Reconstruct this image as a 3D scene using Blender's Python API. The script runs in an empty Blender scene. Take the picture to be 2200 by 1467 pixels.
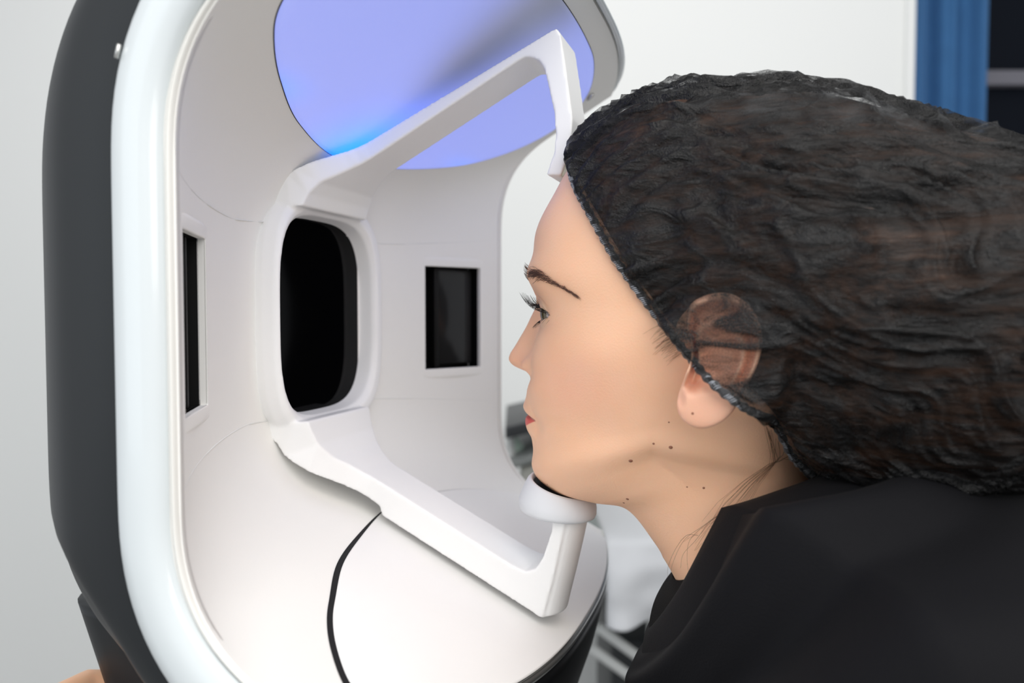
import bpy, bmesh, math, random
import numpy as np
from mathutils import Vector, Matrix, noise
from mathutils.bvhtree import BVHTree
random.seed(7)
rng = np.random.default_rng(5)

# ---------------------------------------------------------------- camera, world, light, exposure
FPX, DIST, HZ = 1700.0, 0.45, 667.0
PITCH = math.atan((733.5 - HZ) / FPX)
sc = bpy.context.scene
cam_d = bpy.data.cameras.new('camera')
cam_d.sensor_width = 36.0
cam_d.lens = FPX / 2200.0 * 36.0
cam_d.clip_start = 0.02
cam_d.dof.use_dof = True
cam_d.dof.focus_distance = 0.405
cam_d.dof.aperture_fstop = 6.3
cam = bpy.data.objects.new('camera', cam_d)
cam.location = (0, -DIST, 0)
cam.rotation_euler = (math.pi / 2 - PITCH, 0, 0)
sc.collection.objects.link(cam)
sc.camera = cam
sc.view_settings.view_transform = 'Standard'
sc.view_settings.look = 'None'
sc.view_settings.gamma = 1
sc.view_settings.use_curve_mapping = False
sc.view_settings.exposure = 0.12

world = bpy.data.worlds.new('room_light'); sc.world = world; world.use_nodes = True
world.node_tree.nodes['Background'].inputs[0].default_value = (0.93, 0.96, 1.0, 1)
world.node_tree.nodes['Background'].inputs[1].default_value = 0.63

def area(name, loc, target, sx, sy, power, col):
    d = bpy.data.lights.new(name, 'AREA'); d.shape = 'RECTANGLE'; d.size = sx; d.size_y = sy
    d.energy = power; d.color = col
    o = bpy.data.objects.new(name, d); o.location = loc
    o.rotation_euler = (Vector(target) - Vector(loc)).to_track_quat('-Z', 'Y').to_euler()
    sc.collection.objects.link(o); return o
area('ceiling_panel_light', (0.15, -0.9, 1.10), (-0.05, 0.0, -0.05), 1.6, 1.0, 15.5, (1.0, 0.97, 0.93))
area('window_light', (-1.7, -1.2, 0.35), (-0.1, 0, 0), 1.3, 1.5, 5.5, (0.82, 0.92, 1.0))
area('booth_fill_light', (0.75, -1.9, 0.55), (-0.1, 0, 0.0), 1.4, 1.0, 12.0, (1.0, 0.965, 0.92))  # added fill from behind the camera to brighten the inside of the booth
area('back_room_light', (0.2, 0.95, 1.15), (0.3, 1.6, 0.0), 2.4, 0.7, 5.5, (1.0, 0.99, 0.97))

# ---------------------------------------------------------------- frames of reference
TH = math.radians(18)
CT, ST = math.cos(TH), math.sin(TH)
# machine frame: u = out of the machine towards the woman, v = away from the camera across it, z = up
MW = np.array([[CT, -ST, 0], [ST, CT, 0], [0, 0, 1.0]])
CU = MW @ np.array([0, -DIST, 0.0])
_F = np.array([0, math.cos(PITCH), -math.sin(PITCH)]); _U = np.array([0, math.sin(PITCH), math.cos(PITCH)])
def sight(x, y): return MW @ (_F + np.array([1.0, 0, 0]) * (x - 1100) / FPX + _U * (733.5 - y) / FPX)
def hv(x, y, v):
    r = sight(x, y); return CU + r * ((v - CU[1]) / r[1])
def hu(x, y, u):
    r = sight(x, y); return CU + r * ((u - CU[0]) / r[0])
def Wd(P):
    P = np.asarray(P, float); return P @ MW

def smooth01(t): t = np.clip(t, 0, 1); return t * t * (3 - 2 * t)
def interp_cr(keys, xs, at):
    """Catmull-Rom style monotone-free cubic interpolation of rows `keys` at parameters xs."""
    keys = np.asarray(keys, float); xs = np.asarray(xs, float); at = np.atleast_1d(np.asarray(at, float))
    one = keys.ndim == 1
    if one: keys = keys[:, None]
    n = len(xs); m = np.zeros_like(keys)
    m[1:-1] = (keys[2:] - keys[:-2]) / (xs[2:] - xs[:-2])[:, None]
    m[0] = (keys[1] - keys[0]) / (xs[1] - xs[0]); m[-1] = (keys[-1] - keys[-2]) / (xs[-1] - xs[-2])
    i = np.clip(np.searchsorted(xs, at, side='right') - 1, 0, n - 2)
    h = (xs[i + 1] - xs[i]); t = np.clip((at - xs[i]) / h, 0, 1)[:, None]; h = h[:, None]
    r = ((2*t**3-3*t**2+1) * keys[i] + (t**3-2*t**2+t) * h * m[i] + (-2*t**3+3*t**2) * keys[i+1] + (t**3-t**2) * h * m[i+1])
    return r[:, 0] if one else r

# ---------------------------------------------------------------- mesh helpers
COL = sc.collection
def mesh_obj(name, verts, faces, mat, parent=None, smooth=True, world_space=True):
    me = bpy.data.meshes.new(name)
    me.from_pydata([tuple(map(float, v)) for v in verts], [], [tuple(int(i) for i in f) for f in faces])
    me.update()
    if smooth: me.shade_smooth()
    o = bpy.data.objects.new(name, me); COL.objects.link(o)
    if mat is not None:
        for m in (mat if isinstance(mat, (list, tuple)) else [mat]): me.materials.append(m)
    if parent is not None: o.parent = parent; o.matrix_parent_inverse = parent.matrix_world.inverted() if world_space else Matrix()
    return o
def empty(name, loc):
    o = bpy.data.objects.new(name, None); o.empty_display_size = 0.05; COL.objects.link(o)
    o.location = loc; o.matrix_world = Matrix.Translation(loc); return o
def tag(o, label=None, cat=None, group=None, kind=None):
    for k, v in (('label', label), ('category', cat), ('group', group), ('kind', kind)):
        if v: o[k] = v
    return o
def grid_faces(n, m, wrap_m=False, wrap_n=False, flip=False, base=0):
    F = []
    for i in range(n - (0 if wrap_n else 1)):
        for j in range(m - (0 if wrap_m else 1)):
            a = i * m + j; b = i * m + (j + 1) % m; c = ((i + 1) % n) * m + (j + 1) % m; d = ((i + 1) % n) * m + j
            F.append((base+a, base+d, base+c, base+b) if flip else (base+a, base+b, base+c, base+d))
    return F
class Mesh:
    def __init__(s): s.v = []; s.f = []
    def add(s, V, F):
        b = len(s.v); s.v += [tuple(x) for x in V]; s.f += [tuple(i + b for i in f) for f in F]; return s
    def tube(s, pts, rad, seg=8, cap=True):
        pts = [Vector(p) for p in pts]; n = len(pts)
        rad = rad if hasattr(rad, '__len__') else [rad] * n
        V = []; up = Vector((0.13, 0.31, 0.94))
        for i, p in enumerate(pts):
            t = (pts[min(i + 1, n - 1)] - pts[max(i - 1, 0)])
            if t.length < 1e-9: t = Vector((0, 0, 1))
            t.normalize()
            x = t.cross(up)
            if x.length < 1e-3: x = t.cross(Vector((1, 0, 0)))
            x.normalize(); y = x.cross(t); up = y
            for k in range(seg):
                a = 2 * math.pi * k / seg
                V.append(p + (x * math.cos(a) + y * math.sin(a)) * rad[i])
        F = grid_faces(n, seg, wrap_m=True)
        if cap: F.append(tuple(range(seg - 1, -1, -1))); F.append(tuple((n - 1) * seg + k for k in range(seg)))
        return s.add(V, F)
    def box(s, c, sx, sy, sz, rz=0.0):
        V = []
        for x in (-.5, .5):
            for y in (-.5, .5):
                for z in (-.5, .5):
                    X, Y = x * sx, y * sy
                    V.append((c[0] + X*math.cos(rz) - Y*math.sin(rz), c[1] + X*math.sin(rz) + Y*math.cos(rz), c[2] + z*sz))
        return s.add(V, [(0,1,3,2),(4,6,7,5),(0,4,5,1),(2,3,7,6),(0,2,6,4),(1,5,7,3)])
    def build(s, name, mat, parent=None, smooth=True): return mesh_obj(name, s.v, s.f, mat, parent, smooth)
def bevel(o, w, seg=3, ang=40):
    m = o.modifiers.new('bevel', 'BEVEL'); m.width = w; m.segments = seg; m.limit_method = 'ANGLE'; m.angle_limit = math.radians(ang)
    return o
def realize(o):
    """bake the modifiers of o into its mesh"""
    dg = bpy.context.evaluated_depsgraph_get()
    me = bpy.data.meshes.new_from_object(o.evaluated_get(dg), depsgraph=dg)
    old = o.data; mats = list(old.materials); o.modifiers.clear(); o.data = me
    if not me.materials:
        for m in mats: me.materials.append(m)
    return o
def fix_normals(o):
    bm = bmesh.new(); bm.from_mesh(o.data); bmesh.ops.remove_doubles(bm, verts=bm.verts, dist=1e-6)
    bmesh.ops.recalc_face_normals(bm, faces=bm.faces); bm.to_mesh(o.data); bm.free(); o.data.shade_smooth(); return o

# ---------------------------------------------------------------- materials
def mat(name, col, rough=0.5, spec=0.5, metal=0.0, coat=0.0, noise_amt=0.0, noise_scale=60.0, bump=0.0, bump_scale=400.0,
        sss=0.0, emit=None, emit_s=0.0, alpha=None, sheen=0.0, coords='Object'):
    m = bpy.data.materials.new(name); m.use_nodes = True; nt = m.node_tree; N = nt.nodes; L = nt.links
    b = N['Principled BSDF']
    b.inputs['Base Color'].default_value = (*col, 1); b.inputs['Roughness'].default_value = rough
    b.inputs['Specular IOR Level'].default_value = spec; b.inputs['Metallic'].default_value = metal
    b.inputs['Coat Weight'].default_value = coat; b.inputs['Coat Roughness'].default_value = 0.08
    b.inputs['Sheen Weight'].default_value = sheen
    tc = N.new('ShaderNodeTexCoord')
    if noise_amt:
        t = N.new('ShaderNodeTexNoise'); t.inputs['Scale'].default_value = noise_scale; t.inputs['Detail'].default_value = 4
        L.new(tc.outputs[coords], t.inputs['Vector'])
        r = N.new('ShaderNodeMapRange'); r.inputs['To Min'].default_value = 1 - noise_amt; r.inputs['To Max'].default_value = 1 + noise_amt
        L.new(t.outputs['Fac'], r.inputs['Value'])
        h = N.new('ShaderNodeHueSaturation'); h.inputs['Color'].default_value = (*col, 1); L.new(r.outputs[0], h.inputs['Value'])
        L.new(h.outputs[0], b.inputs['Base Color'])
    if bump:
        t = N.new('ShaderNodeTexNoise'); t.inputs['Scale'].default_value = bump_scale; t.inputs['Detail'].default_value = 3
        L.new(tc.outputs[coords], t.inputs['Vector'])
        bp = N.new('ShaderNodeBump'); bp.inputs['Strength'].default_value = bump; bp.inputs['Distance'].default_value = 0.001
        L.new(t.outputs['Fac'], bp.inputs['Height']); L.new(bp.outputs[0], b.inputs['Normal'])
    if sss:
        b.inputs['Subsurface Weight'].default_value = sss; b.inputs['Subsurface Radius'].default_value = (1.0, 0.35, 0.2)
        b.inputs['Subsurface Scale'].default_value = 0.006
    if emit: b.inputs['Emission Color'].default_value = (*emit, 1); b.inputs['Emission Strength'].default_value = emit_s
    if alpha is not None: b.inputs['Alpha'].default_value = alpha
    return m
M_shell = mat('matte_white_shell', (0.87, 0.86, 0.83), 0.55, 0.3, bump=0.05, bump_scale=900)
M_plate = mat('satin_white_plate', (0.88, 0.875, 0.86), 0.5, 0.35, noise_amt=0.01)
M_frame = mat('white_frame_plastic', (0.89, 0.89, 0.885), 0.42, 0.4, bump=0.03, bump_scale=1200)
M_bezel = mat('gloss_white_bezel', (0.70, 0.745, 0.76), 0.22, 0.5, coat=0.5, noise_amt=0.01)
M_lip = mat('cream_lip', (0.80, 0.79, 0.75), 0.4)
M_body = mat('dark_grey_body', (0.014, 0.016, 0.018), 0.42, 0.32, coat=0.0, noise_amt=0.05)
M_black = mat('gloss_black_base', (0.007, 0.007, 0.008), 0.35, 0.25, noise_amt=0.05)
M_silver = mat('silver_trim', (0.62, 0.62, 0.60), 0.28, metal=0.9, noise_amt=0.02)
M_glass = mat('black_lens_glass', (0.001, 0.001, 0.0012), 0.06, 0.05, noise_amt=0.05)
M_void = mat('black_recess', (0.004, 0.004, 0.004), 0.5, 0.2, noise_amt=0.05)
M_lampglass = mat('dark_lamp_glass', (0.016, 0.016, 0.016), 0.15, 0.3, noise_amt=0.05)
M_refl = mat('lamp_reflector', (0.45, 0.42, 0.30), 0.25, metal=0.7, noise_amt=0.1)
M_seam = mat('dark_seam', (0.012, 0.012, 0.013), 0.6, 0.2, noise_amt=0.05)
M_seam2 = mat('faint_joint', (0.80, 0.80, 0.78), 0.6, 0.2, noise_amt=0.02)
M_gap = mat('grey_gap', (0.16, 0.16, 0.16), 0.6, 0.2, noise_amt=0.02)
M_cup = mat('chin_cup_plastic', (0.74, 0.76, 0.79), 0.5, 0.35, noise_amt=0.01)
M_rubber = mat('black_chin_pad', (0.008, 0.008, 0.008), 0.6, 0.3, noise_amt=0.05)
M_pad = mat('translucent_silicone_pad', (0.55, 0.53, 0.42), 0.35, 0.5, noise_amt=0.03)

def wall_mat(name, col, s=1.5):
    return mat(name, col, 0.75, 0.2, noise_amt=0.02, noise_scale=s, bump=0.15, bump_scale=120)

# ================================================================= the setting
ROOM_Y, ZF = 2.3, -1.15
def box_obj(name, lo, hi, m, parent=None, smooth=False):
    k = Mesh(); k.box([(a + b) / 2 for a, b in zip(lo, hi)], *[b - a for a, b in zip(lo, hi)]); return k.build(name, m, parent, smooth)
M_wall = wall_mat('painted_wall', (0.80, 0.805, 0.79)); M_floor = mat('grey_floor', (0.42, 0.42, 0.41), 0.45, noise_amt=0.05, noise_scale=6)
tag(box_obj('wall_back', (-3.2, 1.75, ZF), (1.09, 1.85, 1.6), M_wall), kind='structure')
tag(box_obj('floor', (-3.2, -2.6, ZF - 0.05), (3.2, 3.6, ZF), M_floor), kind='structure')
tag(box_obj('wall_far', (0.9, 3.4, ZF), (3.2, 3.5, 1.6), M_wall), kind='structure')
tag(box_obj('trim_1', (1.075, 1.735, ZF), (1.098, 1.86, 1.6), M_wall), kind='structure')
# recess behind the wall's end: window with dark panes, blue curtain
win = empty('window_1', (1.75, 2.6, 0.0)); tag(win, kind='structure')
M_night = mat('dark_window_pane', (0.003, 0.005, 0.010), 0.6, 0.1, noise_amt=0.1)
M_mull = mat('grey_window_bar', (0.16, 0.155, 0.18), 0.5, noise_amt=0.03)
def frontal(x0, y0, x1, y1, Y):
    """world-space X and Z ranges of an upright plane at depth Y that fills pixels x0..x1, y0..y1"""
    def pt(x, y):
        r = _F + np.array([1.0, 0, 0]) * (x - 1100) / FPX + _U * (733.5 - y) / FPX
        return np.array([0, -DIST, 0]) + r * ((Y + DIST) / r[1])
    a, b = pt(x0, y0), pt(x1, y1); return a[0], b[2], b[0], a[2]
x0, z0, x1, z1 = frontal(2085, -500, 2900, 1500, 2.2)
box_obj('window_pane', (x0, 2.2, z0), (x1, 2.22, z1), M_night, win)
x0, z0, x1, z1 = frontal(2098, 150, 2700, 182, 2.16)
bevel(box_obj('window_bar', (x0, 2.16, z0), (x1, 2.199, z1), M_mull, win), 0.004)
# blue curtain: folded cloth
M_curt = mat('blue_curtain_cloth', (0.050, 0.150, 0.33), 0.8, 0.1, noise_amt=0.12, noise_scale=14, bump=0.2, bump_scale=250, sheen=0.1)
V = []; nx, nz = 90, 30
for i in range(nz):
    for j in range(nx):
        t = j / (nx - 1); z = -1.1 + 2.65 * i / (nz - 1)
        x = 1.16 + 0.29 * t
        V.append((x, 1.99 + 0.022 * math.sin(t * 19 + 0.3 * math.sin(z * 2)) + 0.008 * math.sin(t * 47 + z), z))
cur = mesh_obj('curtain', V, grid_faces(nz, nx), M_curt)
sm = cur.modifiers.new('s', 'SOLIDIFY'); sm.thickness = 0.003
tag(cur, 'blue hanging curtain beside the white wall edge, right of the black cap', 'curtain')

# ================================================================= the skin analysis machine
WN = 0.178
def ub(v):
    q = abs(v) / WN
    return -0.140 + (0.060 if v < 0 else 0.072) * q ** 2.1
def zc(u): return 0.113 + 0.58 * (u + 0.07)
def zfl(u): return -0.1305 - 0.51 * (u + 0.07)
def u_fc(v): return 0.041 - 0.030 * abs((v - 0.03) / 0.17) ** 3.0
def u_ff(v): return 0.036 - 0.030 * abs((v - 0.035) / 0.17) ** 2.5
def c_profile(v, n=72):
    """(u,z) points of the concave shell from the hood's front edge round to the platform's front edge"""
    U = ub(v); a = np.array([u_fc(v), zc(u_fc(v))]); b = np.array([U, zc(U)]); c = np.array([U, zfl(U)]); d = np.array([u_ff(v), zfl(u_ff(v))])
    r = 0.045
    def arc(p, q, s_):
        e1 = p - q; e1 /= np.linalg.norm(e1); e2 = s_ - q; e2 /= np.linalg.norm(e2)
        A, B = q + e1 * r, q + e2 * r
        return [(1-t)**2*A + 2*t*(1-t)*q + t*t*B for t in np.linspace(0, 1, 16)]
    A1 = arc(a, b, c); A2 = arc(b, c, d)
    pts = [a + (A1[0] - a) * t for t in np.linspace(0, 1, 18)[:-1]] + A1
    pts += [A1[-1] + (A2[0] - A1[-1]) * t for t in np.linspace(0, 1, 20)[1:-1]] + A2
    pts += [A2[-1] + (d - A2[-1]) * t for t in np.linspace(0, 1, 18)[1:]]
    return np.array(pts)
mach_base = Wd((-0.05, 0.0, -0.36))
MA = empty('skin_analysis_machine', tuple(mach_base))
tag(MA, 'large white and dark grey skin analysis machine with a concave booth and blue light', 'machine')

vs = np.linspace(-WN, WN, 73)
rows = [c_profile(v) for v in vs]; npf = len(rows[0])
V = [Wd((p[0], v, p[1])) for v, r in zip(vs, rows) for p in r]
shell = mesh_obj('inner_shell', V, grid_faces(len(vs), npf), M_shell, MA)
md = shell.modifiers.new('s', 'SOLIDIFY'); md.thickness = 0.004; md.offset = 0.0
# window openings cut through the curved shell
def rect_at(side, v0, v1, z0, z1, out):
    """corner points (u,v,z) of an upright rectangle laid along the shell wall, pushed `out` towards the room"""
    A = np.array([ub(side * v0), side * v0]); B = np.array([ub(side * v1), side * v1])
    t = (B - A) / np.linalg.norm(B - A); n = np.array([t[1], -t[0]]);
    if n[0] < 0: n = -n
    return A + n * out, B + n * out, n, t
cutters = []
VW0, VW1, ZW0, ZW1 = 0.1195, 0.1625, -0.0445, 0.0335
for side in (-1, 1):
    k = Mesh(); pts = []
    for out in (-0.012, 0.012):
        A, B, n, t = rect_at(side, VW0, VW1, 0, 0, out)
        pts += [(A[0], A[1], ZW0), (B[0], B[1], ZW0), (B[0], B[1], ZW1), (A[0], A[1], ZW1)]
    k.add([Wd(p) for p in pts], [(0,1,2,3),(7,6,5,4),(0,4,5,1),(1,5,6,2),(2,6,7,3),(3,7,4,0)])
    c_ = fix_normals(k.build('cutter', None)); cutters.append(c_)
    bo = shell.modifiers.new('b', 'BOOLEAN'); bo.object = c_; bo.operation = 'DIFFERENCE'; bo.solver = 'EXACT'
bpy.context.view_layer.update()
realize(shell)
for c_ in cutters: bpy.data.objects.remove(c_)
for p in shell.data.polygons: p.use_smooth = True
shell.data.set_sharp_from_angle(angle=math.radians(35))

# side lamp windows
for side in (-1, 1):
    k = Mesh()  # dark box behind the opening
    A0, B0, n, t = rect_at(side, VW0, VW1, 0, 0, -0.0015); A1, B1, _, _ = rect_at(side, VW0 + .0, VW1, 0, 0, -0.015)
    P = [(A0[0],A0[1],ZW0),(B0[0],B0[1],ZW0),(B0[0],B0[1],ZW1),(A0[0],A0[1],ZW1),(A1[0],A1[1],ZW0),(B1[0],B1[1],ZW0),(B1[0],B1[1],ZW1),(A1[0],A1[1],ZW1)]
    k.add([Wd(p) for p in P], [(4,5,6,7),(0,4,7,3),(1,2,6,5),(0,1,5,4),(3,7,6,2)])
    wn = k.build('side_window', M_void, MA, smooth=False)
    # glossy dark cover, second narrow strip and the reflectors beside it
    def slab(name, a0, a1, zz0, zz1, o0, o1, m, par):
        k = Mesh(); P = []
        for out in (o0, o1):
            A, B, n, t = rect_at(side, VW0, VW1, 0, 0, out)
            a = A + (B - A) * a0; b = A + (B - A) * a1
            P += [(a[0],a[1],zz0),(b[0],b[1],zz0),(b[0],b[1],zz1),(a[0],a[1],zz1)]
        k.add([Wd(p) for p in P], [(0,1,2,3),(7,6,5,4),(0,4,5,1),(1,5,6,2),(2,6,7,3),(3,7,4,0)])
        return bevel(fix_normals(k.build(name, m, par)), 0.0006, 2)
    s1 = slab('lamp_glass', 0.32, 0.95, ZW0 + .003, ZW1 - .001, -0.010, -0.006, M_lampglass, wn)
    slab('lamp_divider', 0.24, 0.32, ZW0, ZW1, -0.012, -0.004, M_void, wn)
    A, B, n, t = rect_at(side, VW0, VW1, 0, 0, -0.02)
    for zz in (0.014, -0.030):
        k = Mesh(); c_ = A + (B - A) * 0.12; k.tube([Wd((c_[0], c_[1], zz - .011)), Wd((c_[0], c_[1], zz)), Wd((c_[0], c_[1], zz + .011))], [.0014, .0030, .0014], 10)
        k.build('reflector', M_refl, wn)
    # pale raised border round the opening
    k = Mesh(); ring = []
    zz = [(ZW0, ZW1)]
    for grow, out in ((0.0, 0.0012), (0.0, 0.0022), (0.0060, 0.0022), (0.0072, 0.0014)):
        A, B, n, t = rect_at(side, VW0, VW1, 0, 0, out)
        a = A - t * grow; b = B + t * grow
        ring.append([(a[0],a[1],ZW0-grow),(b[0],b[1],ZW0-grow),(b[0],b[1],ZW1+grow),(a[0],a[1],ZW1+grow)])
    k.add([Wd(p) for r in ring for p in r], grid_faces(4, 4, wrap_m=True))
    fr = fix_normals(k.build('window_border', M_shell, MA)); bevel(fr, 0.0008, 2, 30)

# faint joints of the shell pieces (upper and lower)
def shell_line(fn, v0, v1, rad, m, name, n=90, off=0.0021):
    P = []
    for v in np.linspace(v0, v1, n):
        z = fn(v); pr = c_profile(v); lo = len(pr) // 2
        # point on the profile nearest to that height on the back part
        seg = pr[14:-14]; i = int(np.argmin(abs(seg[:, 1] - z))); P.append(Wd((seg[i, 0] + off, v, z)))
    k = Mesh(); k.tube(P, rad, 5); return k.build(name, m, MA)
shell_line(lambda v: 0.0475 + 0.02 * abs(abs(v) / WN - .45) ** 1.3, -0.172, 0.172, 0.00042, M_seam2, 'upper_joint')
shell_line(lambda v: -0.062 - 0.02 * abs(abs(v) / WN - .35) ** 1.3, -0.172, 0.172, 0.00042, M_seam2, 'lower_joint')

# blue light panel on the sloping hood
pan_uv = [(-.015,-.160),(-.033,-.157),(-.051,-.149),(-.064,-.134),(-.079,-.107),(-.095,-.067),(-.106,-.01),(-.099,.053),(-.079,.115),(-.055,.150),(-.030,.166),(-.008,.164),(.012,.140),(.024,.100),(.028,.058),(.029,.0),(.026,-.06),(.017,-.11),(.003,-.145)]
n0 = len(pan_uv); tt = np.arange(-3, n0 + 4); kk = np.array([pan_uv[i % n0] for i in tt])
out = interp_cr(kk, tt.astype(float), np.linspace(0, n0, 190, endpoint=False))
cen = np.array([-0.035, 0.0]); rn = 26
V = []
NC = Vector((0.58, 0, -1)).normalized()   # towards the booth
def ceil_pt(u, v, off): return Wd((u + NC[0] * off, v, zc(u) + NC[2] * off))
for i in range(rn):
    f_ = i / (rn - 1)
    for p in out:
        q = cen + (p - cen) * f_; V.append(ceil_pt(q[0], q[1], 0.0034 - 0.0010 * f_ ** 8))
for p in out: V.append(ceil_pt(*(cen + (p - cen) * 1.0), 0.0))
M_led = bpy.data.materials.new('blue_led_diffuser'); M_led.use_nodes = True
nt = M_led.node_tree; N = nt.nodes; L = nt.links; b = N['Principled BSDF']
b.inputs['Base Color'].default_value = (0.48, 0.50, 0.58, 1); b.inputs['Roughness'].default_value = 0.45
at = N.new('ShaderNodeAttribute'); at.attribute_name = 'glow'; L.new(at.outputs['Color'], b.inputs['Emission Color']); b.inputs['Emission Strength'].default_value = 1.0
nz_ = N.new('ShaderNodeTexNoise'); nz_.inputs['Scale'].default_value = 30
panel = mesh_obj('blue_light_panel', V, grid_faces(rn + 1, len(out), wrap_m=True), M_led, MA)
# LED glow painted by position: hot at back edge and sides, fainter forwards
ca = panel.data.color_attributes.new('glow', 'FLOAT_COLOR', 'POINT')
base = np.array([0.13, 0.18, 0.62]); hot = np.array([-0.12, 0.06, 0.60])
for i in range(rn + 1):
    for j, p in enumerate(out):
        f_ = min(1, i / (rn - 1)); q = cen + (p - cen) * f_
        w = 1.2 * math.exp(-((q[0] + .100) ** 2 / .0006 + (q[1] + .012) ** 2 / .0010)) + 0.5*math.exp(-((q[0] + .082) ** 2 / .00006 + (q[1] + .106) ** 2 / .0003)) + 0.35*math.exp(-((q[0]+.078)**2/.00005+(q[1]-.125)**2/.001))
        # grey shadow band along the arm, painted into the emission
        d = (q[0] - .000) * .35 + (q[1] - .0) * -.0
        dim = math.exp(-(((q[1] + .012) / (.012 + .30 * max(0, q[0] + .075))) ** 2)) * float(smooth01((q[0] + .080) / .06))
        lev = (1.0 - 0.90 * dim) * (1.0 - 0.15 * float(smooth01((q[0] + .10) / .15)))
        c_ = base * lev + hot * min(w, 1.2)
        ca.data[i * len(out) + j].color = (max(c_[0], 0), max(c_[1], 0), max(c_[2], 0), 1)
k = Mesh(); k.tube([ceil_pt(p[0], p[1], 0.0018) for p in out] + [ceil_pt(*out[0], 0.0018)], 0.0006, 6)
k.build('panel_seam', M_seam, MA)
k = Mesh(); k.tube([ceil_pt(.0085, .153, .003), ceil_pt(.0125, .146, .004)], .0013, 8); k.build('panel_catch', M_silver, MA)

# bezel: wide white band round the opening, lip inside it, dark body behind it
near = c_profile(-WN)[::-1]; far = c_profile(WN)
loop = []; nn = []; dd = []
def add_side(prof, v, dv):
    for i in range(len(prof)):
        t = prof[min(i + 1, len(prof) - 1)] - prof[max(i - 1, 0)]; t = t / np.linalg.norm(t)
        n = np.array([t[1], -t[0]]);
        if n @ (prof[i] - np.array([0.03, 0.0])) < 0: n = -n
        loop.append((prof[i][0], v, prof[i][1])); nn.append((n[0], 0, n[1])); dd.append((0, dv, 0))
add_side(near, -WN, -1.0)
for v in np.linspace(-WN, WN, 60)[1:-1]:
    loop.append((u_fc(v), v, zc(u_fc(v)))); nn.append((0.10, 0.25 * v / WN, 0.95)); dd.append((0.75, 0.4 * v / WN, -0.5))
add_side(far, WN, 1.0)
loop = np.array(loop); nn = np.array(nn); dd = np.array(dd)
def smooth_rows(A, it, norm):
    for _ in range(it):
        B = A.copy(); B[1:-1] = (A[:-2] + A[1:-1] * 2 + A[2:]) / 4; A = B
        if norm: A = A / np.linalg.norm(A, axis=1)[:, None]
    return A
nn_arc = np.array([1.0 if abs(abs(q_[1]) - WN) < 1e-6 else 0.22 for q_ in loop])
nn_w = smooth_rows(nn_arc[:, None], 60, False)
nn = smooth_rows(nn, 30, True); dd = smooth_rows(dd, 30, True); loopS = smooth_rows(loop, 3, False); nn = nn * nn_w
def sweep(name, prof, m, closed=False):
    V = []
    for a_, b_ in prof:
        for P, n, d in zip(loopS, nn, dd): V.append(Wd(P + n * a_ + d * b_))
    o = mesh_obj(name, V, grid_faces(len(prof), len(loopS), wrap_n=closed), m, MA); return fix_normals(o)
BW = 0.0285
sweep('inner_lip', [(-0.0010,-0.001),(-0.0008,0.0012),(-0.0002,0.0018),(0.0008,0.0016),(0.0011,0.0),(0.0011,-.004),(-0.0008,-.004)], M_lip, True)
sweep('bezel_seam', [(0.0008,-0.001),(0.0008,0.0004),(0.0030,0.0004),(0.0030,-.002)], M_gap, True)
sweep('bezel', [(0.0020,-0.004),(0.0020,0.0018),(0.0036,0.0048),(0.010,0.0066),(0.017,0.0068),(0.0235,0.0048),(0.0275,0.0008),(BW,-0.005),(0.024,-.008)], M_bezel, True)
# dark body
V = []; steps = [(0.0, 1.0, 0.0), (0.006, 1.006, 0), (0.022, 1.006, 0), (0.040, 0.985, 0), (0.058, 0.92, 0), (0.082, 0.79, 0), (0.105, 0.64, 0), (0.125, 0.44, 0), (0.135, 0.2, 0), (0.137, 0.01, 0)]
st = interp_cr([s_[:2] for s_ in steps], np.arange(len(steps)), np.linspace(0, len(steps) - 1, 50))
outer = loopS + nn * (BW - 0.002) + dd * (-0.006)
for dpt, s_ in st:
    for P in outer:
        pu = P[0]; back = -0.11
        # points far forward (hood, platform side) travel further back so that the body closes behind
        u2 = pu - dpt * (1 + max(0, (pu + 0.11)) * 7.0) * (1 - .36 * float(smooth01((-P[2] - .096) / .05)) * float(smooth01((.085 - dpt) / .04))) if dpt > 0 else pu
        u2 = max(u2, -0.255)
        V.append(Wd((u2, P[1] * s_, -0.01 + (P[2] + 0.01) * (s_ ** 0.8))))
body = mesh_obj('outer_body', V, grid_faces(len(st), len(outer)), M_body, MA); fix_normals(body)

# platform plate, gap, trim and base
pl = [(-.083,-.001),(-.076,-.041),(-.068,-.074),(-.056,-.102),(-.048,-.118),(-.038,-.132),(-.025,-.145),(-.014,-.150)]
plf = [(-.083,.03),(-.074,.084),(-.059,.125),(-.040,.155),(-.02,.170)]
edge = plf[::-1] + pl
eo = interp_cr(edge, np.arange(len(edge)), np.linspace(0, len(edge) - 1, 90))
vv = np.linspace(eo[-1][1], eo[0][1], 70)[1:-1]
fr_ = np.array([(u_ff(v), v) for v in vv])
plate_loop = np.vstack([eo, fr_]); NF = Vector((0.51, 0, 1)).normalized()
def fl_pt(u, v, off): return Wd((u + NF[0] * off, v, zfl(u) + NF[2] * off))
cen2 = np.array([-0.02, 0.01]); V = []
for fct, off in ((0.0, .0032), (0.5, .0032), (0.985, .0032), (0.997, .0028), (1.0, .0018), (1.0, -.003)):
    for p in plate_loop: q = cen2 + (p - cen2) * fct; V.append(fl_pt(q[0], q[1], off))
plate = fix_normals(mesh_obj('platform_plate', V, grid_faces(6, len(plate_loop), wrap_m=True), M_plate, MA))
k = Mesh(); A_, B_ = [], []
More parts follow.
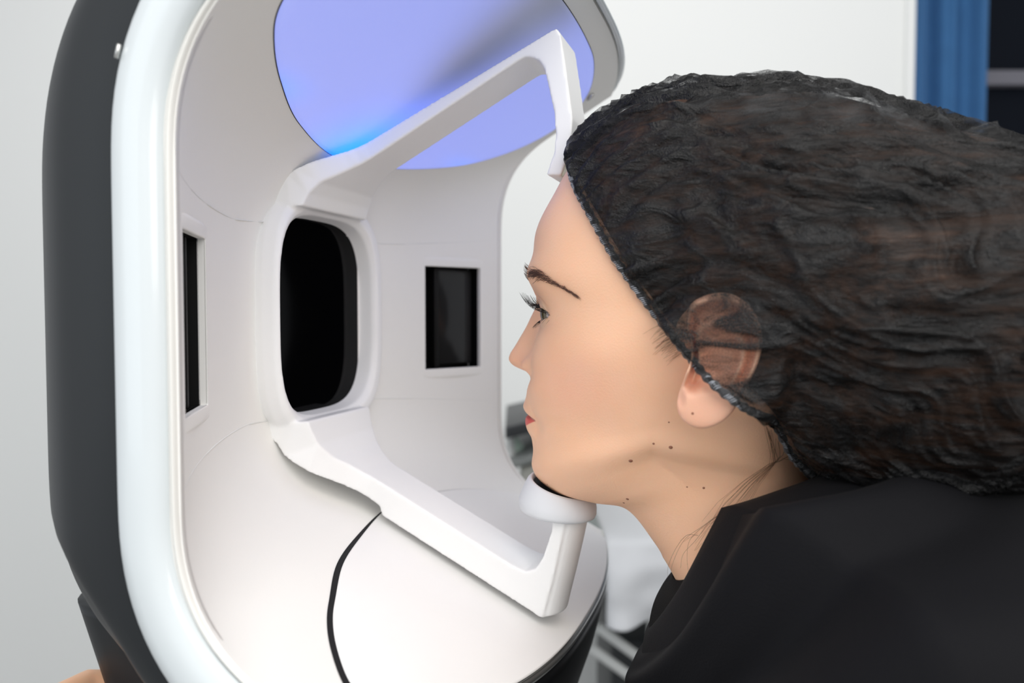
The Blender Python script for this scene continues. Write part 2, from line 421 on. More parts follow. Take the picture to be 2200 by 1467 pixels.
for i, p in enumerate(eo):
    q = p - cen2; q = q / np.linalg.norm(q)
    w = 0.0006 + 0.0030 * float(smooth01((-p[1] + 0.01) / 0.10))
    A_.append(fl_pt(p[0] - q[0]*.001, p[1] - q[1]*.001, .0024)); B_.append(fl_pt(p[0] + q[0] * w, p[1] + q[1] * w, .0024))
k.add(A_ + B_, grid_faces(2, len(eo))); k.build('platform_gap', M_seam, MA)
# the front edge of platform: silver trim, then the black base
fv = np.linspace(-0.176, 0.178, 80)
def front(v, o=0.0):
    u = u_ff(v); e = 1e-3; du = (u_ff(v + e) - u_ff(v - e)) / (2 * e); n = np.array([1, -du]); n /= np.linalg.norm(n); return u + n[0] * o, v + n[1] * o
def skirt(name, prof, m):
    V = []
    for o_, dz in prof:
        for v in fv:
            a_, b_ = front(v, o_); V.append(Wd((a_, b_, zfl(u_ff(v)) + dz)))
    return fix_normals(mesh_obj(name, V, grid_faces(len(prof), len(fv)), m, MA))
skirt('silver_trim', [(-0.001,0.0030),(0.0008,0.0028),(0.0010,0.0016),(0.0004,0.0010),(0.0016,0.0004),(0.0020,-0.0010),(0.0018,-0.0026),(-.002,-.0030)], M_silver)
skirt('base_shell', [(-0.001,-0.0024),(0.0014,-0.0032),(0.0010,-0.012),(-0.006,-0.04),(-0.018,-0.075),(-0.032,-0.11),(-0.04,-0.16)], M_black)
# stand under the body
l0 = hv(196, 1245, -0.055); l1 = hv(258, 1470, -0.055)
V = []; ns = 40
for i, t in enumerate(np.linspace(0.03, 2.6, 26)):
    ul = l0[0] + (l1[0] - l0[0]) * t; z = l0[2] + (l1[2] - l0[2]) * t
    z = max(z, -0.355)
    uc = ul + 0.050; hw = 0.085 - 0.004 * t
    for a_ in np.linspace(0, 2 * math.pi, ns, endpoint=False):
        ca_, sa_ = math.cos(a_), math.sin(a_)
        V.append(Wd((uc + 0.050 * math.copysign(abs(ca_) ** 0.6, ca_), hw * 1.05 * math.copysign(abs(sa_) ** 0.6, sa_), z)))
F = grid_faces(26, ns, wrap_m=True); F.append(tuple(range(ns))); F.append(tuple(25 * ns + i for i in range(ns)))
fix_normals(mesh_obj('stand', V, F, M_body, MA))
# small clear catch on the body beside the bezel
k = Mesh(); p_ = hv(256, 95, -0.183); q_ = hv(250, 125, -0.183); k.tube([Wd(p_), Wd(q_)], .0009, 8); k.build('side_catch', M_silver, MA)

# lens frame with the two arms, one moulded piece
def sup(a_, n): return math.copysign(abs(a_) ** (2.0 / n), a_)
UF = -0.118
cV, cZ = 0.0060, -0.0030
def oval(a_, b_, u, n=3.6, sh=0.0, N_=120):
    return [(u, cV + sh + a_ * sup(math.cos(t), n), cZ + b_ * sup(math.sin(t), n)) for t in np.linspace(0, 2 * math.pi, N_, endpoint=False)]
loops = [oval(.0585,.0700,-.150,sh=.003), oval(.0630,.0725,-.128,sh=.003), oval(.0630,.0705,-.1205,sh=.003), oval(.0605,.0670,-.1175,sh=.002), oval(.0570,.0630,-.1180), oval(.0550,.0600,-.1215), oval(.0540,.0585,-.134), oval(.0540,.0585,-.150)]
A = Mesh(); A.add([Wd(p) for l in loops for p in l], grid_faces(8, 120, wrap_m=True, wrap_n=True))
ring_o = fix_normals(A.build('frame_ring', None))
AW = 0.0172
def arm(pix, w=AW, flare=0.0):
    P = [hv(x, y, -w) for x, y in pix]; P = [(p[0], p[2]) for p in P]
    Q = []
    for i, p in enumerate(P):                       # subdivide the long edges
        q = P[(i + 1) % len(P)]; n_ = max(1, int(math.hypot(q[0] - p[0], q[1] - p[1]) / .006)) if flare else 1
        Q += [(p[0] + (q[0] - p[0]) * j / n_, p[1] + (q[1] - p[1]) * j / n_) for j in range(n_)]
    P = Q; n = len(P)
    ww = [w + flare * float(smooth01((-.078 - u) / .040)) ** 1.3 for u, z in P]
    V = [Wd((u, -w_, z)) for (u, z), w_ in zip(P, ww)] + [Wd((u, w_, z)) for (u, z), w_ in zip(P, ww)]
    F = [tuple(range(n)), tuple(range(2 * n - 1, n - 1, -1))] + [(i, (i + 1) % n, n + (i + 1) % n, n + i) for i in range(n)]
    k = Mesh(); k.add(V, F); o = k.build('arm', None, smooth=False)
    bm = bmesh.new(); bm.from_mesh(o.data); bmesh.ops.triangulate(bm, faces=bm.faces); bmesh.ops.recalc_face_normals(bm, faces=bm.faces); bm.to_mesh(o.data); bm.free(); return o
up_pix = [(612,452),(610,436),(645,400),(712,352),(1186,64),(1195,60),(1204,72),(1213,130),(1230,254),(1226,310),(1217,340),(1204,378),(1173,376),(1190,327),(1194,290),(1190,240),(1170,150),(1160,132),(1146,124),(1128,122),(1113,130),(760,365),(716,400),(700,425),(690,452)]
lo_pix = [(610,900),(620,925),(640,940),(655,965),(700,1000),(805,1080),(815,1088),(820,1108),(1165,1330),(1189,1241),(1216,1116),(1187,1116),(1184,1144),(1165,1200),(1150,1222),(1128,1228),(1096,1212),(779,1012),(735,975),(715,945),(705,915),(700,895)]
bpy.context.view_layer.update()
bm = bmesh.new()
for o in (ring_o, arm(up_pix, flare=.022), arm(lo_pix, flare=.022)): bm.from_mesh(o.data)
# rounded nose of the chin post
nose_ = [hv(x, y, -AW) for x, y in ((1168, 1328), (1178, 1285), (1189, 1241), (1203, 1180), (1216, 1119))]
V = []
for p in nose_:
    for t_ in np.linspace(-1, 1, 17): V.append(Wd((p[0] - .004 + .0125 * math.sqrt(max(0, 1 - t_ * t_)), t_ * AW, p[2])))
F = grid_faces(5, 17, wrap_m=True) + [tuple(range(17)), tuple(4 * 17 + i for i in range(17))[::-1]]
no_ = fix_normals(mesh_obj('arm', V, F, None)); bm.from_mesh(no_.data)
# fillets where the arms leave the lens frame (far side)
me = bpy.data.meshes.new('frame'); bm.to_mesh(me); bm.free()
for o in list(bpy.data.objects):
    if o.name.startswith(('frame_ring', 'arm')): bpy.data.objects.remove(o)
frame = bpy.data.objects.new('head_frame', me); COL.objects.link(frame); me.materials.append(M_frame)
rm = frame.modifiers.new('r', 'REMESH'); rm.mode = 'VOXEL'; rm.voxel_size = 0.00085
s_ = frame.modifiers.new('s', 'SMOOTH'); s_.factor = 0.5; s_.iterations = 7
bpy.context.view_layer.update(); realize(frame); frame.data.shade_smooth()
frame.parent = MA; frame.matrix_parent_inverse = MA.matrix_world.inverted()
# lens glass
V = [Wd(p) for fct in (0.0, 0.5, 1.0) for p in [(-.1300 - .0010*fct, cV + (q[1]-cV)*fct, cZ + (q[2]-cZ)*fct) for q in oval(.0555,.0600,0)]]
lg = mesh_obj('lens_glass', V, grid_faces(3, 120, wrap_m=True), M_glass, MA)

# chin cup and pad
cc = hv(1202, 1063, 0.0)
cu, cz_ = cc[0], cc[2]
V = []; nr = 64
prof = [(0.0,-.0112,0,0),(.0105,-.0114,0,.15),(.0178,-.0114,0,.3),(.0200,-.0106,0,.35),(.0207,-.0090,0,.38),(.0208,-.0055,0,.45),(.0203,-.0015,.35,.7),(.0198,.0020,.8,.95),(.0192,.0032,1,1),(.0180,.0030,1,1),(.0172,.0005,1,1),(.013,-.0040,.6,.8),(0.0,-.0060,0,0)]
for r, dz, fl, tl in prof:
    for a_ in np.linspace(0, 2 * math.pi, nr, endpoint=False):
        cx, sx_ = math.cos(a_), math.sin(a_)
        back_ = .5 - .5 * cx                      # 1 on the machine side
        rr_ = r * (1.0 + .10 * back_ * (1 - fl) - .17 * fl * back_)
        V.append(Wd((cu + rr_ * cx, r * (1.10 - .08 * fl * back_) * sx_, cz_ + dz + (.0115 * back_ - .0030) * tl * (r / .0192))))
fix_normals(mesh_obj('chin_cup', V, grid_faces(len(prof), nr, wrap_m=True), M_cup, MA))
V = []
for r, dz in ((0, -.0042), (.008, -.0036), (.0135, -.0018), (.0172, .0012), (.0176, -.0010)):
    for a_ in np.linspace(0, 2 * math.pi, nr, endpoint=False):
        cx, sx_ = math.cos(a_), math.sin(a_); back_ = .5 - .5 * cx
        V.append(Wd((cu + r * (1 - .17 * back_ * (r / .0172)) * cx, r * 1.02 * sx_, cz_ + dz + (.0115 * back_ - .0030) * (r / .0180) - .0004)))
fix_normals(mesh_obj('chin_pad', V, grid_faces(5, nr, wrap_m=True), M_rubber, MA))
# forehead pad
k = arm([(1203,378),(1217,340),(1226,312),(1233,330),(1232,362),(1212,381)], 0.016)
k.name = 'forehead_pad'; k.data.materials.append(M_pad); k.parent = MA; k.matrix_parent_inverse = MA.matrix_world.inverted(); bevel(k, .0015, 3)

# table carrying the machine
M_table = mat('grey_table_top', (0.35, 0.35, 0.35), 0.5, noise_amt=0.04)

#@@PERSON
# ring keys: front (u,z), side (u,z), half width, back (u,z), roundness n
HK = np.array([
 [.105,.106, .105,.106, .001, .105,.106, 2.0],
 [.080,.1045,.105,.1055,.024, .132,.104, 2.0],
 [.058,.096, .105,.099, .046, .155,.095, 2.05],
 [.040,.080, .105,.083, .0635,.182,.074, 2.15],
 [.0265,.060,.105,.060, .0715,.198,.045, 2.2],
 [.0175,.040,.103,.038, .0745,.204,.018, 2.25],
 [.0150,.020,.100,.018, .0750,.202,-.004,2.25],
 [.0190,.002,.099,.000, .0735,.196,-.022,2.2],
 [.0180,-.018,.098,-.016,.0715,.186,-.038,2.15],
 [.0150,-.036,.096,-.030,.0680,.176,-.050,2.05],
 [.0140,-.055,.094,-.042,.0640,.168,-.061,1.95],
 [.0165,-.073,.091,-.053,.0605,.163,-.070,1.85],
 [.0165,-.088,.088,-.063,.0570,.161,-.078,1.80],
 [.0250,-.1005,.089,-.0710,.0500,.161,-.085,1.80],
 [.0450,-.1045,.098,-.0800,.0448,.162,-.092,1.9],
 [.0640,-.1060,.109,-.0905,.0422,.165,-.099,2.0],
 [.0790,-.1220,.118,-.107,.0425,.172,-.110,2.0],
 [.0930,-.1430,.128,-.127,.0490,.185,-.123,2.0],
 [.1030,-.1680,.143,-.150,.0650,.205,-.138,2.0],
 [.1120,-.2000,.165,-.175,.1000,.235,-.160,2.1],
 [.1180,-.2600,.190,-.230,.1450,.285,-.210,2.3],
 [.1300,-.4000,.225,-.380,.1550,.330,-.370,2.3],
 [.1500,-.6200,.240,-.600,.1400,.330,-.600,2.3],
 [.1500,-.7400,.240,-.740,.1700,.350,-.740,2.3]])
SHIFT_Z = np.array([-0.1, -0.094, -0.088, -0.08, -0.07, -0.0625, -0.058, -0.052, -0.048, -0.042, -0.034, -0.025, -0.01, 0.006, 0.014, 0.022, 0.03, 0.04, 0.047, 0.06, 0.075])
SHIFT_U = np.array([0.00163, -0.00151, -0.00205, -0.00189, -0.0035, -0.0014, -0.00200, -0.00187, -0.00208, -0.00276, 0.00216, -0.00015, -0.00057, -0.00355, -0.00082, 0.00033, 0.00172, -0.0, -0.00015, 0.00081, 0.0])
EYE = np.array([.0385, .0315, -.0010]); ER = .0118
def bump(x, y, cx, cy, sx, sy): return np.exp(-((x - cx) / sx) ** 2 - ((y - cy) / sy) ** 2)
def head_rows():
    d = []
    for i in range(len(HK) - 1):
        n = 22 if i < 4 else (46 if 4 <= i < 14 else 22)
        if 5 <= i <= 7: n = 64
        if i > 18: n = 6
        d += list(np.linspace(i, i + 1, n, endpoint=False))
    return np.array(d + [len(HK) - 1])
def head_alpha():
    a = list(np.linspace(0, .42, 130, endpoint=False)) + list(np.linspace(.42, 1.0, 74))
    return np.array(a) * math.pi
def head_grid():
    S = head_rows(); A = head_alpha()
    K = interp_cr(HK, np.arange(len(HK)), S)
    ca, sa = np.cos(A), np.sin(A)
    F, Sd, Bk = K[:, 0:2], K[:, 2:4], K[:, 5:7]; w = K[:, 4]; e = 2.0 / K[:, 7]
    cm = (np.abs(ca)[None, :] + 1e-12) ** e[:, None]; sm_ = (np.abs(sa)[None, :] + 1e-12) ** e[:, None]
    end = np.where(ca[None, :, None] >= 0, F[:, None, :], Bk[:, None, :])
    P2 = Sd[:, None, :] + (end - Sd[:, None, :]) * cm[:, :, None]
    u = P2[..., 0].copy(); z = P2[..., 1].copy(); v = w[:, None] * sm_
    front = np.clip(ca, 0, 1)[None, :] ** 0.6
    zz = K[:, 1][:, None] * np.ones_like(u)        # the row's own height at the midline
    face = smooth01((zz + .112) / .01) * front
    # --- broad forms
    u += .0030 * bump(v, z, .034, .001, .014, .012) * face                # eye socket
    u += .0045 * bump(v, z, .016, .000, .010, .011) * face                # inner corner
    u -= .0022 * bump(v, z, .026, .0195, .020, .007) * face               # brow ridge
    u -= .0016 * bump(v, z, .046, .012, .010, .010) * face
    u -= .0032 * bump(v, z, .038, -.032, .016, .016) * face               # cheek apple
    v += .0020 * bump(u, z, .065, -.022, .022, .012) * face               # cheekbone
    v -= .0028 * bump(u, z, .068, -.058, .022, .012) * face               # hollow above the jaw
    v -= .0020 * bump(u, z, .055, .030, .020, .016) * face                # temple
    u += .0020 * bump(v, z, .027, -.060, .006, .007) * face               # mouth corner
    u -= .0018 * bump(v, z, .000, -.090, .014, .010) * face               # chin ball
    # --- nose : ridge height over the face against z
    nz = np.array([.012, .004, -.004, -.012, -.020, -.025, -.0285, -.0315, -.0345, -.037, -.0395, -.043])
    nh = np.array([.0000, .0014, .0066, .0112, .0154, .0180, .0182, .0150, .0070, .0020, .0005, .000])
    nw = np.array([.010, .0085, .0085, .0092, .0105, .0125, .0145, .0150, .0140, .0120, .010, .010])
    o = np.argsort(nz)
    H = interp_cr(nh[o], nz[o], np.clip(z.ravel(), nz.min(), nz.max())).reshape(z.shape); Wn = np.interp(z, nz[o], nw[o])
    prof = 1.0 / (1.0 + (np.abs(v) / (Wn * .62)) ** 2.8)
    u -= np.clip(H, 0, None) * prof * face
    u -= .0045 * bump(v, z, .0150, -.0305, .0045, .0050) * face            # nostril wing
    # --- lips
    lz = np.array([-.041, -.046, -.050, -.0530, -.0555, -.0572, -.0590, -.0620, -.0655, -.0690, -.0740])
    lh = np.array([.0000, .0012, .0028, .0040, .0026, -.0010, .0026, .0040, .0030, .0002, .0000])
    o = np.argsort(lz)
    zl = z + .0028 * (v / .024) ** 2 * 0.6
    Hl = interp_cr(lh[o], lz[o], np.clip(zl.ravel(), lz.min(), lz.max())).reshape(z.shape)
    u -= Hl * np.clip(1 - (v / .0245) ** 2, 0, 1) ** 1.0 * face
    # --- silhouette tuning (rows of the face moved forwards or back)
    zs = np.linspace(-.13, .12, 501); sv = np.interp(zs, SHIFT_Z, SHIFT_U)
    g = np.exp(-(np.arange(-16, 17) * .0005 / .0030) ** 2); sv = np.convolve(sv, g / g.sum(), mode='same')
    u += np.interp(zz, zs, sv) * front ** 1.3 * np.exp(-(v / .042) ** 4)
    # --- eyelids over the eyeball
    R = np.sqrt((v - EYE[1]) ** 2 + (z - EYE[2]) ** 2)
    lidR = .0134
    us = EYE[0] - np.sqrt(np.clip(lidR ** 2 - R ** 2, 0, None)); inn = R < lidR * .93
    kk_ = .0016
    hgt = np.clip(.5 + .5 * (u - us) / kk_, 0, 1)
    blend = u * (1 - hgt) + us * hgt - kk_ * hgt * (1 - hgt)
    u = np.where(inn, np.minimum(u, blend), u)
    xx = (v - (EYE[1] + .0010)) / .0140
    up = EYE[2] + .0046 * np.clip(1 - xx ** 2, 0, 1) - .0004; lo = EYE[2] - .0040 * np.clip(1 - xx ** 2, 0, 1) - .0008
    up = up - .0012 * xx; lo = lo - .0012 * xx * 0
    ins = np.minimum(up - z, z - lo)
    dep = smooth01((ins + .0003) / .0008) * (np.abs(xx) < 1.02)
    tgt = EYE[0] - np.sqrt(np.clip((ER - .0016) ** 2 - R ** 2, 0, None))
    u = u + (np.maximum(tgt, u) - u) * dep * (z > -.02) * (z < .02)
    # upper lid crease
    cr = np.exp(-((z - (up + .0042)) / .0009) ** 2) * np.clip(1.15 - xx ** 2, 0, 1)
    u += .0009 * cr
    return u, v, z, zz, A
# ================================================================= the woman
def skin_mat(name='skin'):
    m = bpy.data.materials.new(name); m.use_nodes = True; nt = m.node_tree; N = nt.nodes; L = nt.links; b = N['Principled BSDF']
    at = N.new('ShaderNodeAttribute'); at.attribute_name = 'tint'
    tc = N.new('ShaderNodeTexCoord')
    t1 = N.new('ShaderNodeTexNoise'); t1.inputs['Scale'].default_value = 55; t1.inputs['Detail'].default_value = 5; L.new(tc.outputs['Object'], t1.inputs['Vector'])
    rp = N.new('ShaderNodeMapRange'); rp.inputs['To Min'].default_value = 0.94; rp.inputs['To Max'].default_value = 1.06; L.new(t1.outputs['Fac'], rp.inputs['Value'])
    h = N.new('ShaderNodeHueSaturation'); L.new(at.outputs['Color'], h.inputs['Color']); L.new(rp.outputs[0], h.inputs['Saturation'])
    L.new(h.outputs[0], b.inputs['Base Color'])
    b.inputs['Roughness'].default_value = 0.48; b.inputs['Specular IOR Level'].default_value = 0.35
    b.inputs['Subsurface Weight'].default_value = 0.25; b.inputs['Subsurface Radius'].default_value = (1.0, .35, .2); b.inputs['Subsurface Scale'].default_value = 0.004
    t2 = N.new('ShaderNodeTexNoise'); t2.inputs['Scale'].default_value = 1500; t2.inputs['Detail'].default_value = 2; L.new(tc.outputs['Object'], t2.inputs['Vector'])
    v1 = N.new('ShaderNodeTexVoronoi'); v1.inputs['Scale'].default_value = 900; L.new(tc.outputs['Object'], v1.inputs['Vector'])
    ad = N.new('ShaderNodeMath'); ad.operation = 'ADD'; L.new(t2.outputs['Fac'], ad.inputs[0]); L.new(v1.outputs['Distance'], ad.inputs[1])
    bp = N.new('ShaderNodeBump'); bp.inputs['Strength'].default_value = 0.10; bp.inputs['Distance'].default_value = 0.0005
    L.new(ad.outputs[0], bp.inputs['Height']); L.new(bp.outputs[0], b.inputs['Normal'])
    return m
M_skin = skin_mat()
hu_, hv_, hz_, hzz, hA = head_grid()
nr_, na_ = hu_.shape
near = np.stack([hu_, -hv_, hz_], -1); farp = np.stack([hu_, hv_, hz_], -1)[:, 1:-1][:, ::-1]
full = np.concatenate([near, farp], axis=1)          # closed rings
nf_ = full.shape[1]
HV = full.reshape(-1, 3)
HF = grid_faces(nr_, nf_, wrap_m=True)
HF.append(tuple((nr_ - 1) * nf_ + i for i in range(nf_))[::-1])
# colour of the skin itself
def skin_tint(P, zl_known=True):
    v = np.abs(P[:, 1]); u, z = P[:, 0], P[:, 2]
    base = np.array([.96, .565, .362]); T = np.tile(base, (len(P), 1))
    def mix(mask, col):
        m = np.clip(mask, 0, 1)[:, None]; T[:] = T * (1 - m) + np.array(col) * m
    mix(.42 * np.exp(-((u - .050) / .026) ** 2 - ((z + .036) / .018) ** 2), (.90, .44, .32))
    mix(.35 * np.exp(-((u - .004) / .010) ** 2 - ((z + .030) / .010) ** 2), (.80, .42, .30))
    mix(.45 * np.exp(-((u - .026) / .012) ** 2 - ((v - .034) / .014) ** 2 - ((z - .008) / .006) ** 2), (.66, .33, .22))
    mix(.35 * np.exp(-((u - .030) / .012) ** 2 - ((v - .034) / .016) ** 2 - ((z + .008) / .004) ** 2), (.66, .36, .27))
    zl = z + .0028 * (v / .024) ** 2 * .6; tp = np.clip(1 - (v / .0240) ** 2, 0, 1)
    low = smooth01((-.0572 - zl) / .0004) * smooth01((zl - (-.0572 - .0083 * tp)) / .0005)
    upm = smooth01((zl + .0572) / .0004) * smooth01(((-.0572 + .0042 * tp) - zl) / .0005)
    fr = (u < .035) * (v < .0238)
    mix(low * fr, (.72, .13, .11)); mix(upm * fr, (.55, .16, .13))
    mix(.6 * np.exp(-((zl + .0572) / .0006) ** 2) * fr, (.25, .06, .05))
    return T

# ears: helix, scapha, antihelix, concha, tragus and lobe on one surface
ear_px = [(1470,812),(1458,842),(1453,872),(1465,903),(1500,921),(1540,912),(1574,884),(1600,838),(1628,780),(1638,725),(1622,672),(1588,639),(1550,629),(1512,636),(1482,656),(1474,695),(1484,735),(1482,780)]
ear_uz = np.array([hv(x, y, -.086)[[0, 2]] for x, y in ear_px]); ne0 = len(ear_uz)
ti = np.arange(-3, ne0 + 4); eo_ = interp_cr(np.array([ear_uz[i % ne0] for i in ti]), ti.astype(float), np.linspace(0, ne0, 150, endpoint=False))
ec = hv(1532, 795, -.086)[[0, 2]]
def uz(px, py): return hv(px, py, -.086)[[0, 2]]
def ear_mesh(sgn):
    V = []; rho = list(np.linspace(0, 1, 34)); back = [(1.0, -.0012), (.975, -.0030), (.92, -.0042), (.80, -.0052), (.62, -.012)]
    cz0 = ec[1]
    def hgt(q, r, th):
        # th: direction of the outline point ; lobe = lower part
        lobe = float(smooth01((-.026 - q[1]) / .010))
        frontp = float(smooth01((.1065 - q[0]) / .004)) * float(smooth01((q[1] + .043) / .006)) * float(smooth01((-.004 - q[1]) / .006))
        h = -.0036 * math.exp(-(r / .42) ** 2) + .0042 * math.exp(-((r - .60) / .12) ** 2) - .0012 * math.exp(-((r - .78) / .07) ** 2) + .0052 * math.exp(-((r - .93) / .085) ** 2)
        hl = .0034 * math.sqrt(max(0, 1 - r ** 4)) + .0018
        h = h * (1 - lobe) + hl * lobe
        return h * (1 - .75 * frontp)
    trag = uz(1483, 800); notch = uz(1487, 830); hole = uz(1498, 812); crus = uz(1510, 745)
    def point(q, h):
        out = .0765 + .006 + .16 * (q[0] - .105) + h
        return (q[0], sgn * out, q[1])
    for r in rho:
        for p in eo_:
            q = ec + (p - ec) * r
            h = hgt(q, r, 0)
            g = lambda c, s_: math.exp(-((q[0] - c[0]) ** 2 + (q[1] - c[1]) ** 2) / s_ ** 2)
            h += .0046 * g(trag, .0042) - .0062 * g(notch, .0024) - .0040 * g(hole, .0034) + .0022 * g(crus, .0045)
            V.append(point(q, h))
    for r, dh in back:
        for p in eo_:
            q = ec + (p - ec) * r; V.append(point(q, hgt(q, 1.0, 0) * (r > .9) + dh))
    return V, grid_faces(len(rho) + len(back), len(eo_), wrap_m=True, flip=sgn > 0)
parts = [(HV, HF)]
for sg in (-1, 1): parts.append(ear_mesh(sg))

# arms and hands (the near hand holds the machine's stand)
def chain(k, pts, rad, seg=14):
    """round-ended tapering limb"""
    pts = [Vector(p) for p in pts]; P = []; Rr = []
    P.append(pts[0] - (pts[1] - pts[0]).normalized() * rad[0] * .9); Rr.append(rad[0] * .35)
    P.append(pts[0] - (pts[1] - pts[0]).normalized() * rad[0] * .5); Rr.append(rad[0] * .85)
    P += pts; Rr += list(rad)
    e = (pts[-1] - pts[-2]).normalized()
    P.append(pts[-1] + e * rad[-1] * .5); Rr.append(rad[-1] * .85); P.append(pts[-1] + e * rad[-1] * .9); Rr.append(rad[-1] * .35)
    k.tube(P, Rr, seg)
tipc = hv(150, 1462, -.085)
W_NEAR = (tipc[0] + .075, tipc[1] - .085, tipc[2] - .120); E_NEAR = (.135, -.235, -.43); S_NEAR = (.215, -.155, -.20)
W_FAR = (.035, -.130, -.66); E_FAR = (.200, -.235, -.46)      # far arm (mirrored) rests down in the lap
def arm_mesh(sg):
    k = Mesh(); S = lambda p: (p[0], p[1] * (1 if sg < 0 else -1), p[2])
    wrist, elbow = (W_NEAR, E_NEAR) if sg < 0 else (W_FAR, E_FAR)
    chain(k, [S(S_NEAR), S(tuple((a_ + b_) / 2 for a_, b_ in zip(S_NEAR, elbow))), S(elbow)], [.050, .045, .038], 20)
    mid = tuple((a_ + b_) / 2 for a_, b_ in zip(elbow, wrist))
    chain(k, [S(elbow), S(mid), S(wrist)], [.038, .034, .024], 20)
    ad = lambda o_: tuple(a_ + b_ for a_, b_ in zip(wrist, o_))
    kn = [ad((-.052, .048, .088)), ad((-.054, .050, .068)), ad((-.052, .050, .048)), ad((-.047, .048, .030))]
    for q in kn:
        chain(k, [S(wrist), S(tuple((a_ * .5 + b_ * .5) for a_, b_ in zip(wrist, q))), S(q)], [.019, .014, .0105])
    for i, q in enumerate(kn):
        L_ = (1.0, 1.06, .98, .80)[i]
        a1 = (q[0] - .021 * L_, q[1] + .024 * L_, q[2] + .028 * (1 - i * .15)); a2 = (a1[0] + .000 * L_, a1[1] + .024 * L_, a1[2] - .002); a3 = (a2[0] + .009 * L_, a2[1] + .014 * L_, a2[2] - .004)
        chain(k, [S(q), S(a1), S(a2), S(a3)], [.0098, .0086, .0078, .0066])
    th = ad((-.012, .010, .030))
    chain(k, [S(wrist), S(th), S((th[0] - .002, th[1] + .022, th[2] + .030)), S((th[0], th[1] + .040, th[2] + .045))], [.018, .0125, .0100, .0078])
    return k
for sg in (-1, 1):
    k = arm_mesh(sg); o = k.build('limb', None)
    o = fix_normals(o); rmm = o.modifiers.new('r', 'REMESH'); rmm.mode = 'VOXEL'; rmm.voxel_size = .0016
    s_ = o.modifiers.new('s', 'SMOOTH'); s_.factor = .5; s_.iterations = 5
    bpy.context.view_layer.update(); realize(o)
    parts.append(([tuple(v_.co) for v_ in o.data.vertices], [tuple(p.vertices) for p in o.data.polygons])); bpy.data.objects.remove(o)
allV, allF = [], []
for V_, F_ in parts:
    b0 = len(allV); allV += [tuple(x) for x in V_]; allF += [tuple(i + b0 for i in f_) for f_ in F_]
PW = Wd((0.20, 0.0, -0.74))
WO = empty('person', tuple(PW))
tag(WO, 'woman in profile with a black mesh hair cap and black jacket, chin on the cup', 'person')
AV = np.array(allV)
bodyo = mesh_obj('body', Wd(AV), allF, M_skin, WO)
tint = skin_tint(AV)
n_head = len(HV); n_ear = len(parts[1][0])
earm = np.zeros(len(AV)); earm[n_head:n_head + 2 * n_ear] = 1
tint = tint * (1 - .55 * earm[:, None]) + np.array([.86, .46, .34]) * .55 * earm[:, None]
ca = bodyo.data.color_attributes.new('tint', 'FLOAT_COLOR', 'POINT')
ca.data.foreach_set('color', np.concatenate([tint, np.ones((len(tint), 1))], 1).ravel())
bm = bmesh.new(); bm.from_mesh(bodyo.data); bmesh.ops.recalc_face_normals(bm, faces=bm.faces); bm.to_mesh(bodyo.data); bm.free(); bodyo.data.shade_smooth()

nhe = n_head + 2 * n_ear
def outward(V_, F_):
    m = bpy.data.meshes.new('t'); m.from_pydata([tuple(map(float, x)) for x in V_], [], [tuple(int(i) for i in f_) for f_ in F_])
    b_ = bmesh.new(); b_.from_mesh(m); bmesh.ops.recalc_face_normals(b_, faces=b_.faces); b_.to_mesh(m); b_.free()
    return [tuple(p.vertices) for p in m.polygons]
head_F = outward(HV, HF); ear_F = []
_b = n_head
for V_, F_ in parts[1:3]: ear_F += [tuple(i + _b for i in f_) for f_ in outward(V_, F_)]; _b += len(V_)
BV = BVHTree.FromPolygons([tuple(x) for x in allV[:nhe]], head_F + ear_F)
BVH0 = BVHTree.FromPolygons([tuple(x) for x in allV[:n_head]], [f_ for f_ in head_F if len(f_) < 6])
def on_head(x, y, off=0.0, tree=None):
    r = sight(x, y); loc, nrm, i, d = (tree or BV).ray_cast(Vector(CU), Vector(r))
    if loc is None: return None
    if nrm.dot(Vector(r)) > 0: nrm = -nrm
    return loc + nrm * off, nrm

# eyes
def eye(sg):
    V, F, MI = [], [], []; nR, nA = 30, 32
    ang = np.concatenate([np.linspace(0, .22, 4), np.linspace(.26, .50, 6), np.linspace(.56, math.pi, nR - 10)])
    g = Vector((-.90, -.44, -0.10)).normalized(); x = g.cross(Vector((0, 0, 1))).normalized(); y = x.cross(g)
    c = Vector((EYE[0], sg * EYE[1], EYE[2]))
    for a_ in ang:
        rr = ER * (1.0 + .05 * math.exp(-(a_ / .42) ** 4))
        for b_ in np.linspace(0, 2 * math.pi, nA, endpoint=False):
            V.append(Wd(c + (g * math.cos(a_) + (x * math.cos(b_) + y * math.sin(b_)) * math.sin(a_)) * rr))
    F = grid_faces(nR, nA, wrap_m=True)
    o = mesh_obj('eye', V, F, [mat('pupil', (.004, .004, .004), .08, coat=.6, noise_amt=.02), mat('iris', (.10, .085, .045), .12, coat=.8, noise_amt=.35, noise_scale=900), mat('eye_white', (.50, .46, .45), .15, coat=.6, noise_amt=.03)], WO)
    for i, p in enumerate(o.data.polygons):
        a_ = ang[i // nA]; p.material_index = 0 if a_ < .2 else (1 if a_ < .50 else 2)
    fix_normals(o); return o
for sg in (-1, 1): eye(sg)

